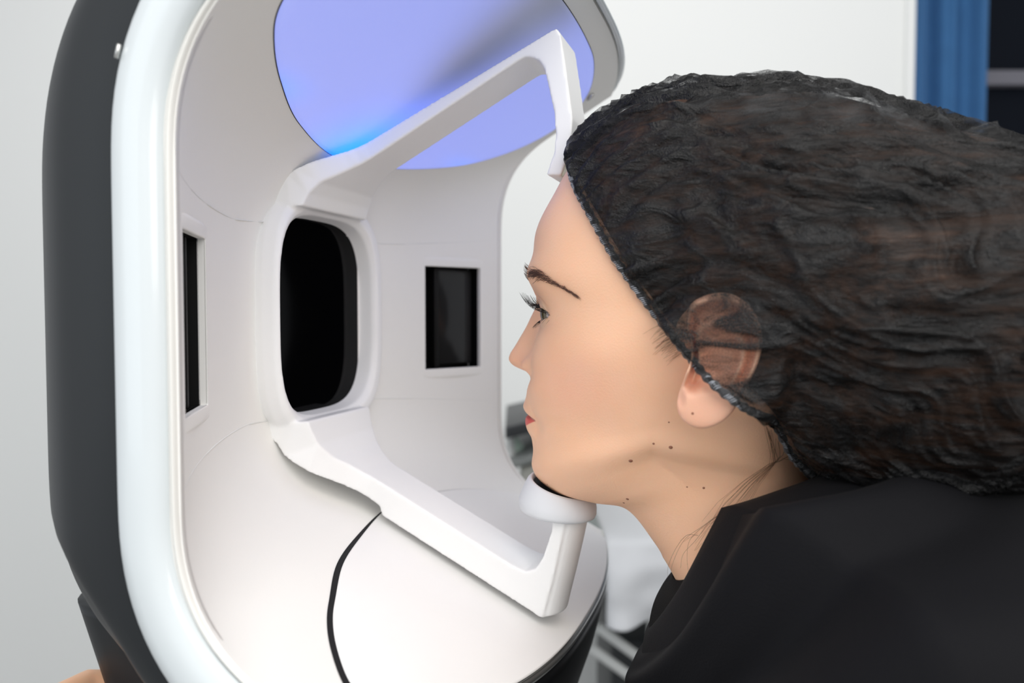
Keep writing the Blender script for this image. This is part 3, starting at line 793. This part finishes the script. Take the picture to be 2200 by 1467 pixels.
# brows, lashes, loose hair
M_brow = mat('brown_brow_hair', (.12, .062, .045), .6, .2, noise_amt=.1)
M_lash = mat('black_lash', (.006, .005, .005), .5, .2, noise_amt=.05)
M_hair = mat('dark_brown_hair', (.050, .026, .016), .5, .3, noise_amt=.25, noise_scale=90)
M_fine = mat('fine_brown_hair', (.16, .095, .06), .6, .2, noise_amt=.2)
def strand(k, pts, r0, r1=0.00003, seg=4):
    n = len(pts); k.tube([Wd(p) for p in pts], [r0 + (r1 - r0) * (i / (n - 1)) ** 1.2 for i in range(n)], seg, cap=False)
cl = np.array([(1131,589),(1146,588),(1168,597),(1192,609),(1216,621),(1240,634)], float); hw_ = np.array([15, 14, 10.5, 7, 5, 2.5])
kb, kf = Mesh(), Mesh()
for i in range(300):
    t = random.random() ** 1.15 * 5 * .999; c_ = interp_cr(cl, np.arange(6), t)[0]; w_ = np.interp(t, range(6), hw_); s_ = random.gauss(0, .55)
    x, y = c_[0] + s_ * w_ * .35, c_[1] + s_ * w_
    h0 = on_head(x, y, .0002)
    if h0 is None: continue
    ln = random.uniform(16, 26) * (1 - .1 * t); sl = -.55 + .20 * t - s_ * .25 + random.uniform(-.25, .25)
    h1 = on_head(x + ln * .5, y + ln * .5 * (sl + .1), .0009); h2 = on_head(x + ln, y + ln * (sl + .45), .0006)
    if h1 is None or h2 is None: continue
    P = [h0[0], h1[0], h2[0]]; strand(kb, P, .000085)
    strand(kf, [(p[0], -p[1], p[2]) for p in P], .000085)
# stubs that stand off the brow at the profile
for k_ in range(60):
    v0 = random.uniform(.012, .030); zz_ = random.uniform(.0155, .0235)
    loc, nrm, i, d = BVH0.ray_cast(Vector((-.05, -v0, zz_)), Vector((1, 0, 0)))
    if loc is None: continue
    P = [loc, loc + Vector((-.0008, -.0014, .0012)), loc + Vector((-.0009, -.0034, .0020))]
    strand(kb, P, .00012); strand(kf, [(p[0], -p[1], p[2]) for p in P], .00012)
kb.build('eyebrow', M_brow, WO); kf.build('eyebrow', M_brow, WO)
for sg in (-1, 1):
    k = Mesh()
    for i in range(46):
        xx = -.75 + 1.72 * (i + random.uniform(-.3, .3)) / 45
        v0 = EYE[1] + .0010 + xx * .0140; z0 = EYE[2] + .0046 * max(0, 1 - xx ** 2) - .0004 - .0012 * xx
        R2 = (v0 - EYE[1]) ** 2 + (z0 - EYE[2]) ** 2; u0 = EYE[0] - math.sqrt(max(1e-6, .0134 ** 2 - R2)) + .0002
        ln = (.0092 + .0018 * math.sin(i * 1.7)) * (.75 + .25 * (1 - abs(xx - .1))); side = .45 * xx + random.uniform(-.12, .12)
        P = [(u0 - ln * a_, sg * (v0 + ln * side * a_), z0 + ln * (-.10 * math.sin(a_ * 3) + .62 * a_ ** 2.2)) for a_ in (0, .25, .5, .75, 1)]
        strand(k, P, .00014)
    for i in range(20):
        xx = -.5 + 1.4 * (i + random.uniform(-.4, .4)) / 19
        v0 = EYE[1] + .0010 + xx * .0140; z0 = EYE[2] - .0040 * max(0, 1 - xx ** 2) - .0008
        R2 = (v0 - EYE[1]) ** 2 + (z0 - EYE[2]) ** 2; u0 = EYE[0] - math.sqrt(max(1e-6, .0134 ** 2 - R2)) + .0002
        ln = .0048 + random.uniform(-.001, .001); side = .4 * xx
        P = [(u0 - ln * a_ * .8, sg * (v0 + ln * side * a_), z0 - ln * (.25 * a_ + .45 * a_ ** 2)) for a_ in (0, .35, .7, 1)]
        strand(k, P, .00008)
    k.build('eyelashes', M_lash, WO)

# moles
M_mole = mat('brown_mole', (.30, .12, .07), .5, noise_amt=.1)
for x, y, r in [(1355,990,.00105),(1441,961,.00095),(1404,953,.0006),(1488,888,.0006),(1348,1072,.0008),(1340,1080,.0006),(1512,1048,.0006),(1476,1046,.0004),(1437,907,.0004),(1176,1040,.0004)]:
    h0 = on_head(x, y)
    if h0 is None: continue
    p, n = h0; k = Mesh(); t1 = n.orthogonal().normalized(); t2 = n.cross(t1)
    V = [p + (t1 * math.cos(b_) + t2 * math.sin(b_)) * r * math.sin(a_) + n * r * .35 * math.cos(a_) for a_ in (.05, .6, 1.1, 1.6) for b_ in np.linspace(0, 2 * math.pi, 10, endpoint=False)]
    k.add([Wd(q) for q in V], grid_faces(4, 10, wrap_m=True)); k.build('mole', M_mole, WO)

# ---- elastic edge of the cap, found on the head
el_px = [(1236,383),(1250,420),(1270,456),(1300,512),(1330,563),(1365,613),(1400,661),(1440,713),(1480,766),(1528,821),(1565,852),(1600,876),(1635,893),(1662,905)]
E0 = [Vector((.0385, 0, .0800)), Vector((.0405, -.022, .0775))]
EARV = {1480: .0845, 1528: .0935, 1565: .0950, 1600: .0905, 1635: .0800}
for x, y in el_px:
    if x in EARV: E0.append(Vector(hv(x, y, -EARV[x]))); continue
    h0 = on_head(x, y, .0019)
    if h0: E0.append(h0[0])
def over_ear(P):
    """smallest |v| a cloth lying over the ear may have at this place"""
    q = ((P.x - .1185 - .18 * (P.z + .022)) / .0215) ** 2 + ((P.z + .0215) / .0320) ** 2
    top = .0765 + .006 + .16 * (P.x - .105) + .0072
    return (top, float(smooth01((2.5 - q) / 1.3)))
E0 += [Vector((.150, -.046, -.067)), Vector((.160, -.028, -.078)), Vector((.1645, 0, -.082))]
E0 = np.array([tuple(p) for p in E0])
dl = np.concatenate([[0], np.cumsum(np.linalg.norm(np.diff(E0, axis=0), axis=1))])
NE = 240
Es = interp_cr(E0, dl, np.linspace(0, dl[-1], NE))
for _ in range(4): Es[1:-1] = (Es[:-2] + 2 * Es[1:-1] + Es[2:]) / 4
# match elastic points with ellipse angles; T,B: top and bottom lines of the cap, W: half width
tK = np.array([0, .05, .15, .30, .45, .60, .75, .88, .96, 1.0])
TK = np.array([(.037,.083),(.050,.0965),(.082,.1095),(.122,.1130),(.165,.1060),(.205,.0905),(.250,.0740),(.300,.0480),(.330,.020),(.338,.000)])
BK = np.array([(.163,-.083),(.167,-.089),(.178,-.094),(.195,-.096),(.215,-.094),(.240,-.088),(.272,-.078),(.306,-.055),(.330,-.025),(.338,.000)])
WK = np.array([.070, .078, .089, .096, .098, .094, .084, .062, .032, .0005])
def shell_point(tau, frac, sg, scale=1.0):
    T = interp_cr(TK, tK, tau)[0]; B = interp_cr(BK, tK, tau)[0]; W_ = float(interp_cr(WK, tK, tau)[0])
    C_ = (T + B) / 2; r = (T - B) / 2; ang = math.pi * frac
    return np.array([C_[0] + r[0] * math.cos(ang) * scale, sg * W_ * abs(math.sin(ang)) ** .92 * scale, C_[1] + r[1] * math.cos(ang) * scale])
def puff(name, m, NT, scale, gather, wrink, margin, e_off, par, emax=0.16):
    taus = np.concatenate([np.linspace(0, .06, 12, endpoint=False), np.linspace(.06, 1, NT - 12)])
    V = []; na2 = 2 * (NE - 1)
    for it, tau in enumerate(taus):
        mixw = float(smooth01(tau / emax)) ** .8
        for j in range(na2):
            if j < NE: fr, sg, E_ = j / (NE - 1), -1, Es[j]
            else: jj = na2 - j; fr, sg = jj / (NE - 1), 1; E_ = Es[jj] * np.array([1, -1, 1])
            S_ = shell_point(tau, fr, sg, scale)
            P = Vector(E_ * (1 - mixw) + S_ * mixw)
            psi = fr * sg
            if e_off: P = P + Vector((e_off, 0, 0)) * (1 - mixw)
            if tau < .6:
                tree = BVH0
                loc, nrm, i, d = tree.find_nearest(P)
                if loc is not None:
                    cen_ = Vector((.11, 0, .0)); nn_ = nrm if nrm.dot(P - cen_) > 0 or (P - loc).length > .01 else nrm
                    sd = (P - loc).dot(nrm)
                    if sd < margin(tau): P = loc + nrm * margin(tau)
            if tau < .7 and tau > 0:
                top, w_e = over_ear(P)
                if w_e > 0 and abs(P.y) < top: P.y += ((top - abs(P.y)) * w_e) * (1 if P.y > 0 else -1)
            out_ = Vector((P.x - (.12 + .3 * tau * .3), P.y, P.z)); out_.normalize()
            if gather:
                g = math.sin(fr * math.pi * 62 + 1.5 * math.sin(fr * 23)) * .5 + .5
                ring = math.exp(-((tau - .022) / .020) ** 2)
                P += out_ * (.0016 * ring * g + .0012 * ring)
            if wrink:
                wv = noise.noise(Vector((psi * 9 + 1.3 * math.sin(tau * 5), tau * 2.6, 3.1)))
                w1 = noise.noise(Vector((psi * 22 + wv * 3.0 + tau * 3, tau * 5.5, 1.7))); w2 = noise.noise(Vector((psi * 52 + wv * 5 + tau * 7, tau * 14, 7.7)))
                r1 = 1 - 2.6 * abs(w1); r2 = 1 - 2.4 * abs(w2)
                fade = float(smooth01(tau / .05)) * float(smooth01((1 - tau) / .08))
                near_e = 1 - .6 * over_ear(P)[1]
                P += out_ * fade * wrink * near_e * (.9 * max(r1, -.6) + .42 * max(r2, -.6) + .4 * wv)
            V.append(Wd(P))
    o = mesh_obj(name, V, grid_faces(len(taus), na2, wrap_m=True), m, par); return fix_normals(o)
M_hairs = bpy.data.materials.new('brown_hair_mass'); M_hairs.use_nodes = True
nt = M_hairs.node_tree; N = nt.nodes; L = nt.links; b = N['Principled BSDF']; b.inputs['Roughness'].default_value = .42; b.inputs['Specular IOR Level'].default_value = .35
tc = N.new('ShaderNodeTexCoord'); mp = N.new('ShaderNodeMapping'); mp.inputs['Scale'].default_value = (14, 120, 160); mp.inputs['Rotation'].default_value = (0, .25, -TH)
L.new(tc.outputs['Object'], mp.inputs['Vector']); t = N.new('ShaderNodeTexNoise'); t.inputs['Scale'].default_value = 2.2; t.inputs['Detail'].default_value = 5; L.new(mp.outputs[0], t.inputs['Vector'])
cr = N.new('ShaderNodeValToRGB'); cr.color_ramp.elements[0].color = (.018, .010, .007, 1); cr.color_ramp.elements[1].color = (.12, .060, .036, 1)
cr.color_ramp.elements[0].position = .35; cr.color_ramp.elements[1].position = .75
L.new(t.outputs['Fac'], cr.inputs[0]); L.new(cr.outputs[0], b.inputs['Base Color'])
bp = N.new('ShaderNodeBump'); bp.inputs['Strength'].default_value = .6; bp.inputs['Distance'].default_value = .002; L.new(t.outputs['Fac'], bp.inputs['Height']); L.new(bp.outputs[0], b.inputs['Normal'])
# hair must stay under the ears: its own gentle offset from the bare head
def hair_puff():
    taus = np.linspace(0, 1, 60); V = []; na2 = 120
    for tau in taus:
        for j in range(na2):
            fr = j / 60 if j <= 60 else (120 - j) / 60; sg = -1 if j <= 60 else 1
            e = interp_cr(Es, np.linspace(0, 1, NE), fr)[0] * np.array([1, 1 if sg < 0 else -1, 1])
            mw = float(smooth01(tau / .22)); S_ = shell_point(max(tau * .97, .0), fr, sg, .972)
            P = Vector(e * (1 - mw) + S_ * mw) + Vector((.004, 0, 0)) * (1 - mw)
            loc, nrm, i, d = BVH0.find_nearest(P)
            sd = (P - loc).dot(nrm) if loc is not None else 1
            # hug the skull around the ears, fuller at the crown and back
            near_ear = math.exp(-(((P.x - .118) / .040) ** 2 + ((P.z + .015) / .045) ** 2))
            want = .0010 + .003 * mw * (1 - near_ear)
            qe = ((P.x - .1165 + .18 * (P.z + .022)) / .0165) ** 2 + ((P.z + .0215) / .0255) ** 2
            if qe < 1.0 and abs(P.y) > .04: P = loc - nrm * .0025; V.append(Wd(P)); continue
            if sd < want: P = loc + nrm * want
            elif near_ear > .05 and sd > want and abs(P.y) > .04: P = P.lerp(loc + nrm * want, min(1, near_ear * 1.6))
            V.append(Wd(P))
    return fix_normals(mesh_obj('hair', V, grid_faces(60, na2, wrap_m=True), M_hairs, WO))
hair_puff()
# sheer black cap
M_cap = bpy.data.materials.new('sheer_black_mesh'); M_cap.use_nodes = True
nt = M_cap.node_tree; N = nt.nodes; L = nt.links; b = N['Principled BSDF']
b.inputs['Base Color'].default_value = (.006, .006, .0062, 1); b.inputs['Roughness'].default_value = .42; b.inputs['Specular IOR Level'].default_value = .32; b.inputs['Sheen Weight'].default_value = .0
b.inputs['Sheen Roughness'].default_value = .4
tc = N.new('ShaderNodeTexCoord'); v1 = N.new('ShaderNodeTexVoronoi'); v1.inputs['Scale'].default_value = 1500; L.new(tc.outputs['Object'], v1.inputs['Vector'])
mp = N.new('ShaderNodeMapping'); mp.inputs['Scale'].default_value = (13, 50, 62); mp.inputs['Rotation'].default_value = (0, .22, -TH); L.new(tc.outputs['Object'], mp.inputs['Vector'])
t = N.new('ShaderNodeTexNoise'); t.inputs['Scale'].default_value = 1.6; t.inputs['Detail'].default_value = 5; t.inputs['Distortion'].default_value = 1.1; t.inputs['Roughness'].default_value = .55; L.new(mp.outputs[0], t.inputs['Vector'])
ma = N.new('ShaderNodeMapRange'); ma.inputs['From Min'].default_value = .36; ma.inputs['From Max'].default_value = .60; ma.inputs['To Min'].default_value = .34; ma.inputs['To Max'].default_value = .97; L.new(t.outputs['Fac'], ma.inputs['Value'])
vb = N.new('ShaderNodeMapRange'); vb.inputs['From Min'].default_value = .1; vb.inputs['From Max'].default_value = .8; vb.inputs['To Min'].default_value = .14; vb.inputs['To Max'].default_value = -.14; L.new(v1.outputs['Distance'], vb.inputs['Value'])
ad = N.new('ShaderNodeMath'); ad.operation = 'ADD'; ad.use_clamp = True; L.new(ma.outputs[0], ad.inputs[0]); L.new(vb.outputs[0], ad.inputs[1]); L.new(ad.outputs[0], b.inputs['Alpha'])
bp = N.new('ShaderNodeBump'); bp.inputs['Strength'].default_value = .5; bp.inputs['Distance'].default_value = .0006; L.new(v1.outputs['Distance'], bp.inputs['Height'])
t3 = N.new('ShaderNodeTexNoise'); t3.inputs['Scale'].default_value = 180; t3.inputs['Detail'].default_value = 3; L.new(tc.outputs['Object'], t3.inputs['Vector'])
bp2 = N.new('ShaderNodeBump'); bp2.inputs['Strength'].default_value = .5; bp2.inputs['Distance'].default_value = .0012; L.new(t3.outputs['Fac'], bp2.inputs['Height']); L.new(bp.outputs[0], bp2.inputs['Normal'])
bp3 = N.new('ShaderNodeBump'); bp3.inputs['Strength'].default_value = .8; bp3.inputs['Distance'].default_value = .005; L.new(t.outputs['Fac'], bp3.inputs['Height']); L.new(bp2.outputs[0], bp3.inputs['Normal']); L.new(bp3.outputs[0], b.inputs['Normal'])
CAP = puff('hair_cap', M_cap, 210, 1.0, True, .0048, lambda t_: .0016 + .0035 * float(smooth01(t_ / .1)), 0.0, WO)
# elastic band
M_el = mat('black_elastic', (.020, .021, .024), .4, .5, sheen=.2, bump=.8, bump_scale=1400)
M_thr = mat('grey_elastic_thread', (.40, .42, .46), .4, .5, noise_amt=.6, noise_scale=250)
loopE = np.vstack([Es, (Es * np.array([1, -1, 1]))[::-1][1:-1]])
nL = len(loopE); fine = interp_cr(np.vstack([loopE, loopE[:1]]), np.arange(nL + 1), np.linspace(0, nL, 1400))
k = Mesh(); k.tube([Wd(p) for p in fine], [.0018 + .00035 * math.sin(i * .55) for i in range(len(fine))], 8, cap=False)
band = k.build('elastic_band', M_el, WO)
# threads that cross the elastic
k = Mesh(); cc_ = np.array([.13, 0, .0])
for i in range(4, len(fine) - 4, 2):
    p = Vector(fine[i]); t_ = (Vector(fine[i + 2]) - Vector(fine[i - 2])).normalized(); loc, nrm, _, _ = BV.find_nearest(p)
    if nrm.dot(p - Vector((.1, 0, 0))) < 0: nrm = -nrm
    s_ = t_.cross(nrm).normalized()
    if s_.x < 0: s_ = -s_
    if (i // 5) % 3 == 0: continue
    a_ = p + nrm * .0014 - s_ * .0014; b_ = p + nrm * .0021 - s_ * .0002 + t_ * .0005; c_ = p + nrm * .0015 + s_ * .0012 + t_ * .0012
    k.tube([Wd(a_), Wd(b_), Wd(c_)], [.00012, .00022, .00012], 4, cap=False)
k.build('elastic_threads', M_thr, WO)

# fine strands on temple and nape
k = Mesh(); kn_ = Mesh()
def surf_strand(K, pts, r0, lift=.0006):
    P = []
    for i, (x, y) in enumerate(pts):
        h0 = on_head(x, y, lift * (1 - .3 * (i % 2)), BVH0)
        if h0 is None: break
        P.append(h0[0])
    if len(P) > 2: strand(K, P, r0)
for i in range(70):
    t_ = random.random(); x0_ = 1275 + 90 * t_; y0_ = 462 + 145 * t_ ; L_ = random.uniform(22, 48)
    surf_strand(k, [(x0_ + 22, y0_ + 8), (x0_ + 22 - L_ * .35, y0_ + 4 + random.uniform(0, 6)), (x0_ + 22 - L_ * .7, y0_ + random.uniform(-10, 6)), (x0_ + 22 - L_, y0_ - random.uniform(0, 20))], .00006)
for i in range(150):
    t_ = random.random(); x0_ = 1352 + 120 * t_; y0_ = 592 + 160 * t_; L_ = random.uniform(30, 85)
    dx, dy = -.55 - .25 * random.random(), -.35 - .35 * random.random() + .9 * (t_ > .6)
    surf_strand(k, [(x0_ + 14, y0_ + 8), (x0_ + 14 + dx * L_ * .33, y0_ + dy * L_ * .2), (x0_ + 14 + dx * L_ * .66, y0_ + dy * L_ * .5), (x0_ + 14 + dx * L_, y0_ + dy * L_ * .95)], .00007)
tag(k.build('temple_hair', M_fine, WO), kind='stuff')
for i in range(18):
    a0 = random.random(); x0_, y0_ = 1640 + 60 * a0, 905 + 80 * a0 + random.uniform(-10, 10)
    t_ = random.random()
    x1_, y1_ = 1695 - 30 * t_ - a0 * 10, 985 + 20 * t_; x2_, y2_ = 1600 - 60 * t_, 1080 + 40 * random.random(); x3_, y3_ = 1520 - 60 * random.random(), 1150 + 60 * random.random()
    nP = random.choice([2, 3, 3])
    pts = [(x0_, y0_), ((x0_ + x1_) / 2 - 4, (y0_ + y1_) / 2), (x1_ - 12, y1_ - 6), ((x1_ + x2_) / 2 - 8, (y1_ + y2_) / 2 - 12), (x2_, y2_ - 10), ((x2_ + x3_) / 2, (y2_ + y3_) / 2 - 6), (x3_, y3_)]
    surf_strand(kn_, pts[:3 + nP + (1 if random.random() < .5 else 0)], (.00005), .0006)
tag(kn_.build('nape_hair', M_fine, WO), kind='stuff')
k = Mesh()
for P in ([(1560,1095),(1510,1130),(1470,1160),(1447,1205),(1440,1235)], [(1540,1110),(1500,1140),(1480,1165),(1476,1200),(1480,1235)], [(1500,1150),(1475,1150),(1452,1178),(1436,1215),(1434,1240)], [(1520,1125),(1495,1160),(1468,1190),(1462,1220)]):
    pts = [hv(x, y, -.052) for x, y in P]; q = interp_cr(np.array(pts), np.arange(len(pts)), np.linspace(0, len(pts) - 1, 24)); strand(k, list(q), .00008, .00005)
k.build('loose_strands', M_fine, WO)

# ---- clothes
M_cloth = mat('black_cloth', (.0048, .0048, .0062), .75, .14, sheen=.01, noise_amt=.08, noise_scale=40, bump=.25, bump_scale=1500)
M_knit = mat('black_knit', (.004, .004, .0045), .85, .15, bump=.9, bump_scale=1100, noise_amt=.1)
def ring_cloth(name, keys, n_row, m, par, fold=None, na=180, sol=.0012):
    K = interp_cr(np.array(keys), np.arange(len(keys)), np.linspace(0, len(keys) - 1, n_row)); V = []
    for i, r in enumerate(K):
        t_ = i / (n_row - 1) * (len(keys) - 1); e = 2.0 / r[7]
        for a_ in np.linspace(0, 2 * math.pi, na, endpoint=False):
            c_, s_ = math.cos(a_), math.sin(a_); cm = abs(c_) ** e; sm2 = math.copysign(abs(s_) ** e, s_)
            E_ = r[0:2] if c_ >= 0 else r[5:7]; uu = r[2] + (E_[0] - r[2]) * cm; zz_ = r[3] + (E_[1] - r[3]) * cm; vv_ = -r[4] * sm2
            P = np.array([uu, vv_, zz_])
            if fold is not None: P = P + fold(t_, a_, P)
            V.append(Wd(P))
    o = mesh_obj(name, V, grid_faces(n_row, na, wrap_m=True), m, par); fix_normals(o)
    s2 = o.modifiers.new('s', 'SOLIDIFY'); s2.thickness = sol; return o
# undershirt: dark band inside the jacket's opening
ring_cloth('undershirt', [
 (.0915,-.1405,.126,-.112,.0500,.186,-.106,2.0),(.0895,-.1450,.128,-.114,.056,.196,-.106,2.0),(.084,-.1520,.136,-.122,.070,.210,-.115,2.0),(.080,-.165,.150,-.145,.090,.235,-.150,2.1),(.078,-.20,.17,-.185,.12,.25,-.17,2.2)], 30, M_knit, WO)
def jfold(t_, a_, P):
    n1 = noise.noise(Vector((P[0] * 16, P[1] * 16, P[2] * 10 + 3))); n2 = noise.noise(Vector((P[0] * 7 + 4, P[1] * 9, P[2] * 7)))
    k_ = float(smooth01(t_ / 1.2)); d = .006 * n1 * k_ + .010 * n2 * k_
    if P[1] < 0: d += (.009 * math.exp(-((t_ - 2.7 - .3 * math.cos(a_)) / .40) ** 2) - .010 * math.exp(-((t_ - 3.7 - .5 * math.cos(a_)) / .35) ** 2) + .006 * math.exp(-((t_ - 4.6) / .5) ** 2)) * abs(math.sin(a_))
    o_ = np.array([P[0] - .2, P[1], P[2] + .2]); o_ = o_ / np.linalg.norm(o_)
    return o_ * d
ring_cloth('jacket', [
 (.088,-.178,.119,-.0960,.0575,.180,-.072,2.0),
 (.083,-.182,.124,-.0930,.0650,.194,-.070,2.0),
 (.079,-.186,.134,-.0890,.0800,.212,-.070,2.0),
 (.076,-.194,.150,-.0880,.1020,.235,-.072,2.0),
 (.073,-.205,.178,-.0950,.1300,.262,-.080,2.1),
 (.070,-.225,.195,-.1200,.1600,.290,-.110,2.2),
 (.069,-.260,.205,-.1900,.1840,.312,-.180,2.3),
 (.074,-.330,.215,-.3000,.1880,.330,-.300,2.4),
 (.085,-.450,.225,-.4400,.1780,.345,-.440,2.4),
 (.110,-.620,.235,-.6200,.1700,.350,-.620,2.4),
 (.120,-.740,.240,-.7400,.1850,.365,-.740,2.4)], 130, M_cloth, WO, jfold)
ck = [(.0850,-.164,.1195,-.0905,.0605,.182,-.066,2.0),(.0785,-.170,.1260,-.0865,.0705,.194,-.064,2.0),(.0760,-.182,.1370,-.0870,.0850,.210,-.068,2.0),(.0750,-.198,.1480,-.1000,.0990,.222,-.082,2.0)]
col_ = ring_cloth('collar', ck, 22, M_cloth, WO, lambda t_, a_, P: np.array([0, 0, .0018 * noise.noise(Vector(P * 30))]), sol=.0024)
# sleeves
for sg in (-1, 1):
    S = lambda p: (p[0], p[1] * (1 if sg < 0 else -1), p[2])
    wrist, elb = (W_NEAR, E_NEAR) if sg < 0 else (W_FAR, E_FAR)
    mdp = tuple((a_ + b_) / 2 for a_, b_ in zip(elb, wrist)); nw_ = tuple(a_ * .9 + b_ * .1 for a_, b_ in zip(wrist, elb))
    el = [(.225,-.125,-.165), S_NEAR, tuple((a_ + b_) / 2 for a_, b_ in zip(S_NEAR, elb)), elb, tuple(a_ * .7 + b_ * .3 for a_, b_ in zip(elb, wrist)), mdp, nw_]
    q = interp_cr(np.array(el), np.arange(7), np.linspace(0, 6, 50)); rr = np.interp(np.linspace(0, 6, 50), range(7), [.052,.066,.058,.050,.046,.036,.032])
    rr = rr + .002 * np.sin(np.arange(50) * 1.3)
    k = Mesh(); k.tube([Wd(S(p)) for p in q], rr, 28, cap=False); o = fix_normals(k.build('sleeve', M_cloth, WO)); s2 = o.modifiers.new('s', 'SOLIDIFY'); s2.thickness = .0015

#@@BACKGROUND
# ================================================================= behind the machine and the woman
def wpt(x, y, Y):
    r = _F + np.array([1.0, 0, 0]) * (x - 1100) / FPX + _U * (733.5 - y) / FPX
    return np.array([0, -DIST, 0]) + r * ((Y + DIST) / r[1])
M_vinyl = mat('grey_vinyl', (.30, .31, .30), .45, .4, noise_amt=.05)
M_wmetal = mat('pale_painted_metal', (.50, .51, .50), .4, .5, noise_amt=.03)
M_dark = mat('dark_plastic', (.020, .022, .024), .4, .4, noise_amt=.1)
M_sheet = mat('white_sheet_cloth', (.62, .63, .65), .8, .15, noise_amt=.02, bump=.4, bump_scale=160)
# treatment couch, its long side towards the camera
c0 = wpt(1316, 1172, 0.95)
cx0, cz0 = c0[0], c0[2]
CO = empty('treatment_couch', (cx0 + .55, 1.25, ZF))
tag(CO, 'grey treatment couch on a pale metal frame under a white sheet, behind the woman', 'couch')
k = Mesh(); k.box((cx0 + .62, 1.27, cz0 - .05), 1.26, .60, .08); bevel(k.build('mattress', M_vinyl, CO), .02, 4)
k = Mesh(); k.box((cx0 + .62, 1.27, cz0 - .115), 1.20, .54, .04); bevel(k.build('frame', M_wmetal, CO), .006)
for sx_ in (cx0 + .10, cx0 + 1.12):
    for sy_ in (1.04, 1.50):
        k = Mesh(); k.tube([(sx_, sy_, cz0 - .12), (sx_, sy_, ZF)], .022, 14); k.build('leg', M_wmetal, CO)
for (xa, ya), (xb, yb) in (((1286, 1348), (1440, 1462)), ((1270, 1392), (1420, 1500))):
    pa, pb = wpt(xa, ya, 1.02), wpt(xb, yb, 1.02)
    k = Mesh(); k.tube([tuple(pa), tuple((pa + pb) / 2), tuple(pb)], .0095, 12); k.build('brace', M_wmetal, CO)
k = Mesh(); k.box((cx0 + .50, 1.30, (cz0 - .13 + ZF) / 2 - .1), .95, .30, .55); bevel(k.build('lifting_column', M_dark, CO), .02)
# sheet: over the top and hanging down in folds
V = []; nx, ny = 120, 50
for j in range(ny):
    t = j / (ny - 1)
    for i in range(nx):
        a_ = i / (nx - 1); x = cx0 - .012 + 1.20 * a_
        if t < .4: y = 1.50 - (t / .4) * .55; z = cz0 + .004 + .004 * noise.noise(Vector((x * 9, y * 9, 0)))
        else:
            q = (t - .4) / .6; y = .955 - .018 * math.sin(min(1, q * 3) * math.pi / 2) + q * .034 * math.sin(x * 48 + 2 * math.sin(x * 9)) + .010 * noise.noise(Vector((x * 20, z * 20 if j else 0, 1)))
            z = cz0 + .004 - q * (.112 + .025 * math.sin(x * 6)) - .006 * (1 - (1 - min(1, q * 4)) ** 2)
        V.append((x, y, z))
sh = mesh_obj('bed_sheet', V, grid_faces(ny, nx), M_sheet); sh.modifiers.new('s', 'SOLIDIFY').thickness = .003
tag(sh, 'white crumpled sheet hanging over the couch, seen below the chin', 'sheet')
# trolley glimpsed between the machine and the lips
TR = empty('equipment_trolley', tuple(wpt(1150, 1000, 1.10)[:2]) + (ZF,))
tag(TR, 'small trolley with a black top and grey shelf, seen between machine edge and lips', 'trolley')
tc0 = wpt(1080, 913, 1.0); 
def shelf(name, px0, py0, px1, py1, Y, th, dp, m):
    a_, b_ = wpt(px0, py0, Y), wpt(px1, py1, Y)
    k = Mesh(); V = []
    for (p, dy) in ((a_, 0), (b_, 0), (b_, dp), (a_, dp)):
        V.append((p[0], p[1] + dy, p[2])); V.append((p[0], p[1] + dy, p[2] - th))
    k.add(V, [(0, 2, 4, 6), (7, 5, 3, 1), (0, 1, 3, 2), (2, 3, 5, 4), (4, 5, 7, 6), (6, 7, 1, 0)])
    return bevel(fix_normals(k.build(name, m, TR)), .003)
shelf('top_shelf', 1085, 918, 1250, 880, 1.0, .022, .34, M_dark)
shelf('lower_shelf', 1085, 996, 1250, 940, 1.0, .016, .34, mat('grey_shelf', (.16, .17, .165), .5, noise_amt=.05))
shelf('drawer_front', 1120, 1004, 1250, 965, 1.02, .16, .30, mat('pale_drawer', (.30, .30, .27), .5, noise_amt=.03))
for px_ in (1098, 1240):
    p = wpt(px_, 930, 1.06); k = Mesh(); k.tube([(p[0], p[1], p[2] + .01), (p[0], p[1], ZF + .03)], .008, 10); k.build('post', M_wmetal, TR)
    p2 = (p[0], p[1] + .24); k = Mesh(); k.tube([(p2[0], p2[1], p[2] + .01), (p2[0], p2[1], ZF + .03)], .008, 10); k.build('post', M_wmetal, TR)
bp_ = wpt(1108, 985, 1.10)
k = Mesh(); k.tube([(bp_[0], bp_[1], bp_[2]), (bp_[0], bp_[1], bp_[2] + .003), (bp_[0], bp_[1], bp_[2] + .028), (bp_[0], bp_[1], bp_[2] + .034), (bp_[0], bp_[1], bp_[2] + .042)], [.015, .016, .016, .007, .007], 20)
bt = k.build('bottle', mat('pale_green_bottle', (.40, .52, .45), .3, noise_amt=.04)); tag(bt, 'small pale green bottle on the trolley shelf beside the machine edge', 'bottle')

pa, pb, pc_ = wpt(1262, 1118, 1.0), wpt(1345, 1188, 1.0), wpt(1262, 1240, 1.0)
k = Mesh(); V = [(p[0], p[1] + dy, p[2]) for dy in (0, .46) for p in (pa, pb, wpt(1345, 1250, 1.0), pc_)]
k.add(V, [(0, 1, 2, 3), (7, 6, 5, 4), (0, 4, 5, 1), (1, 5, 6, 2), (2, 6, 7, 3), (3, 7, 4, 0)])
bevel(fix_normals(k.build('headrest', mat('grey_green_vinyl', (.19, .215, .205), .5, noise_amt=.05), CO)), .008)
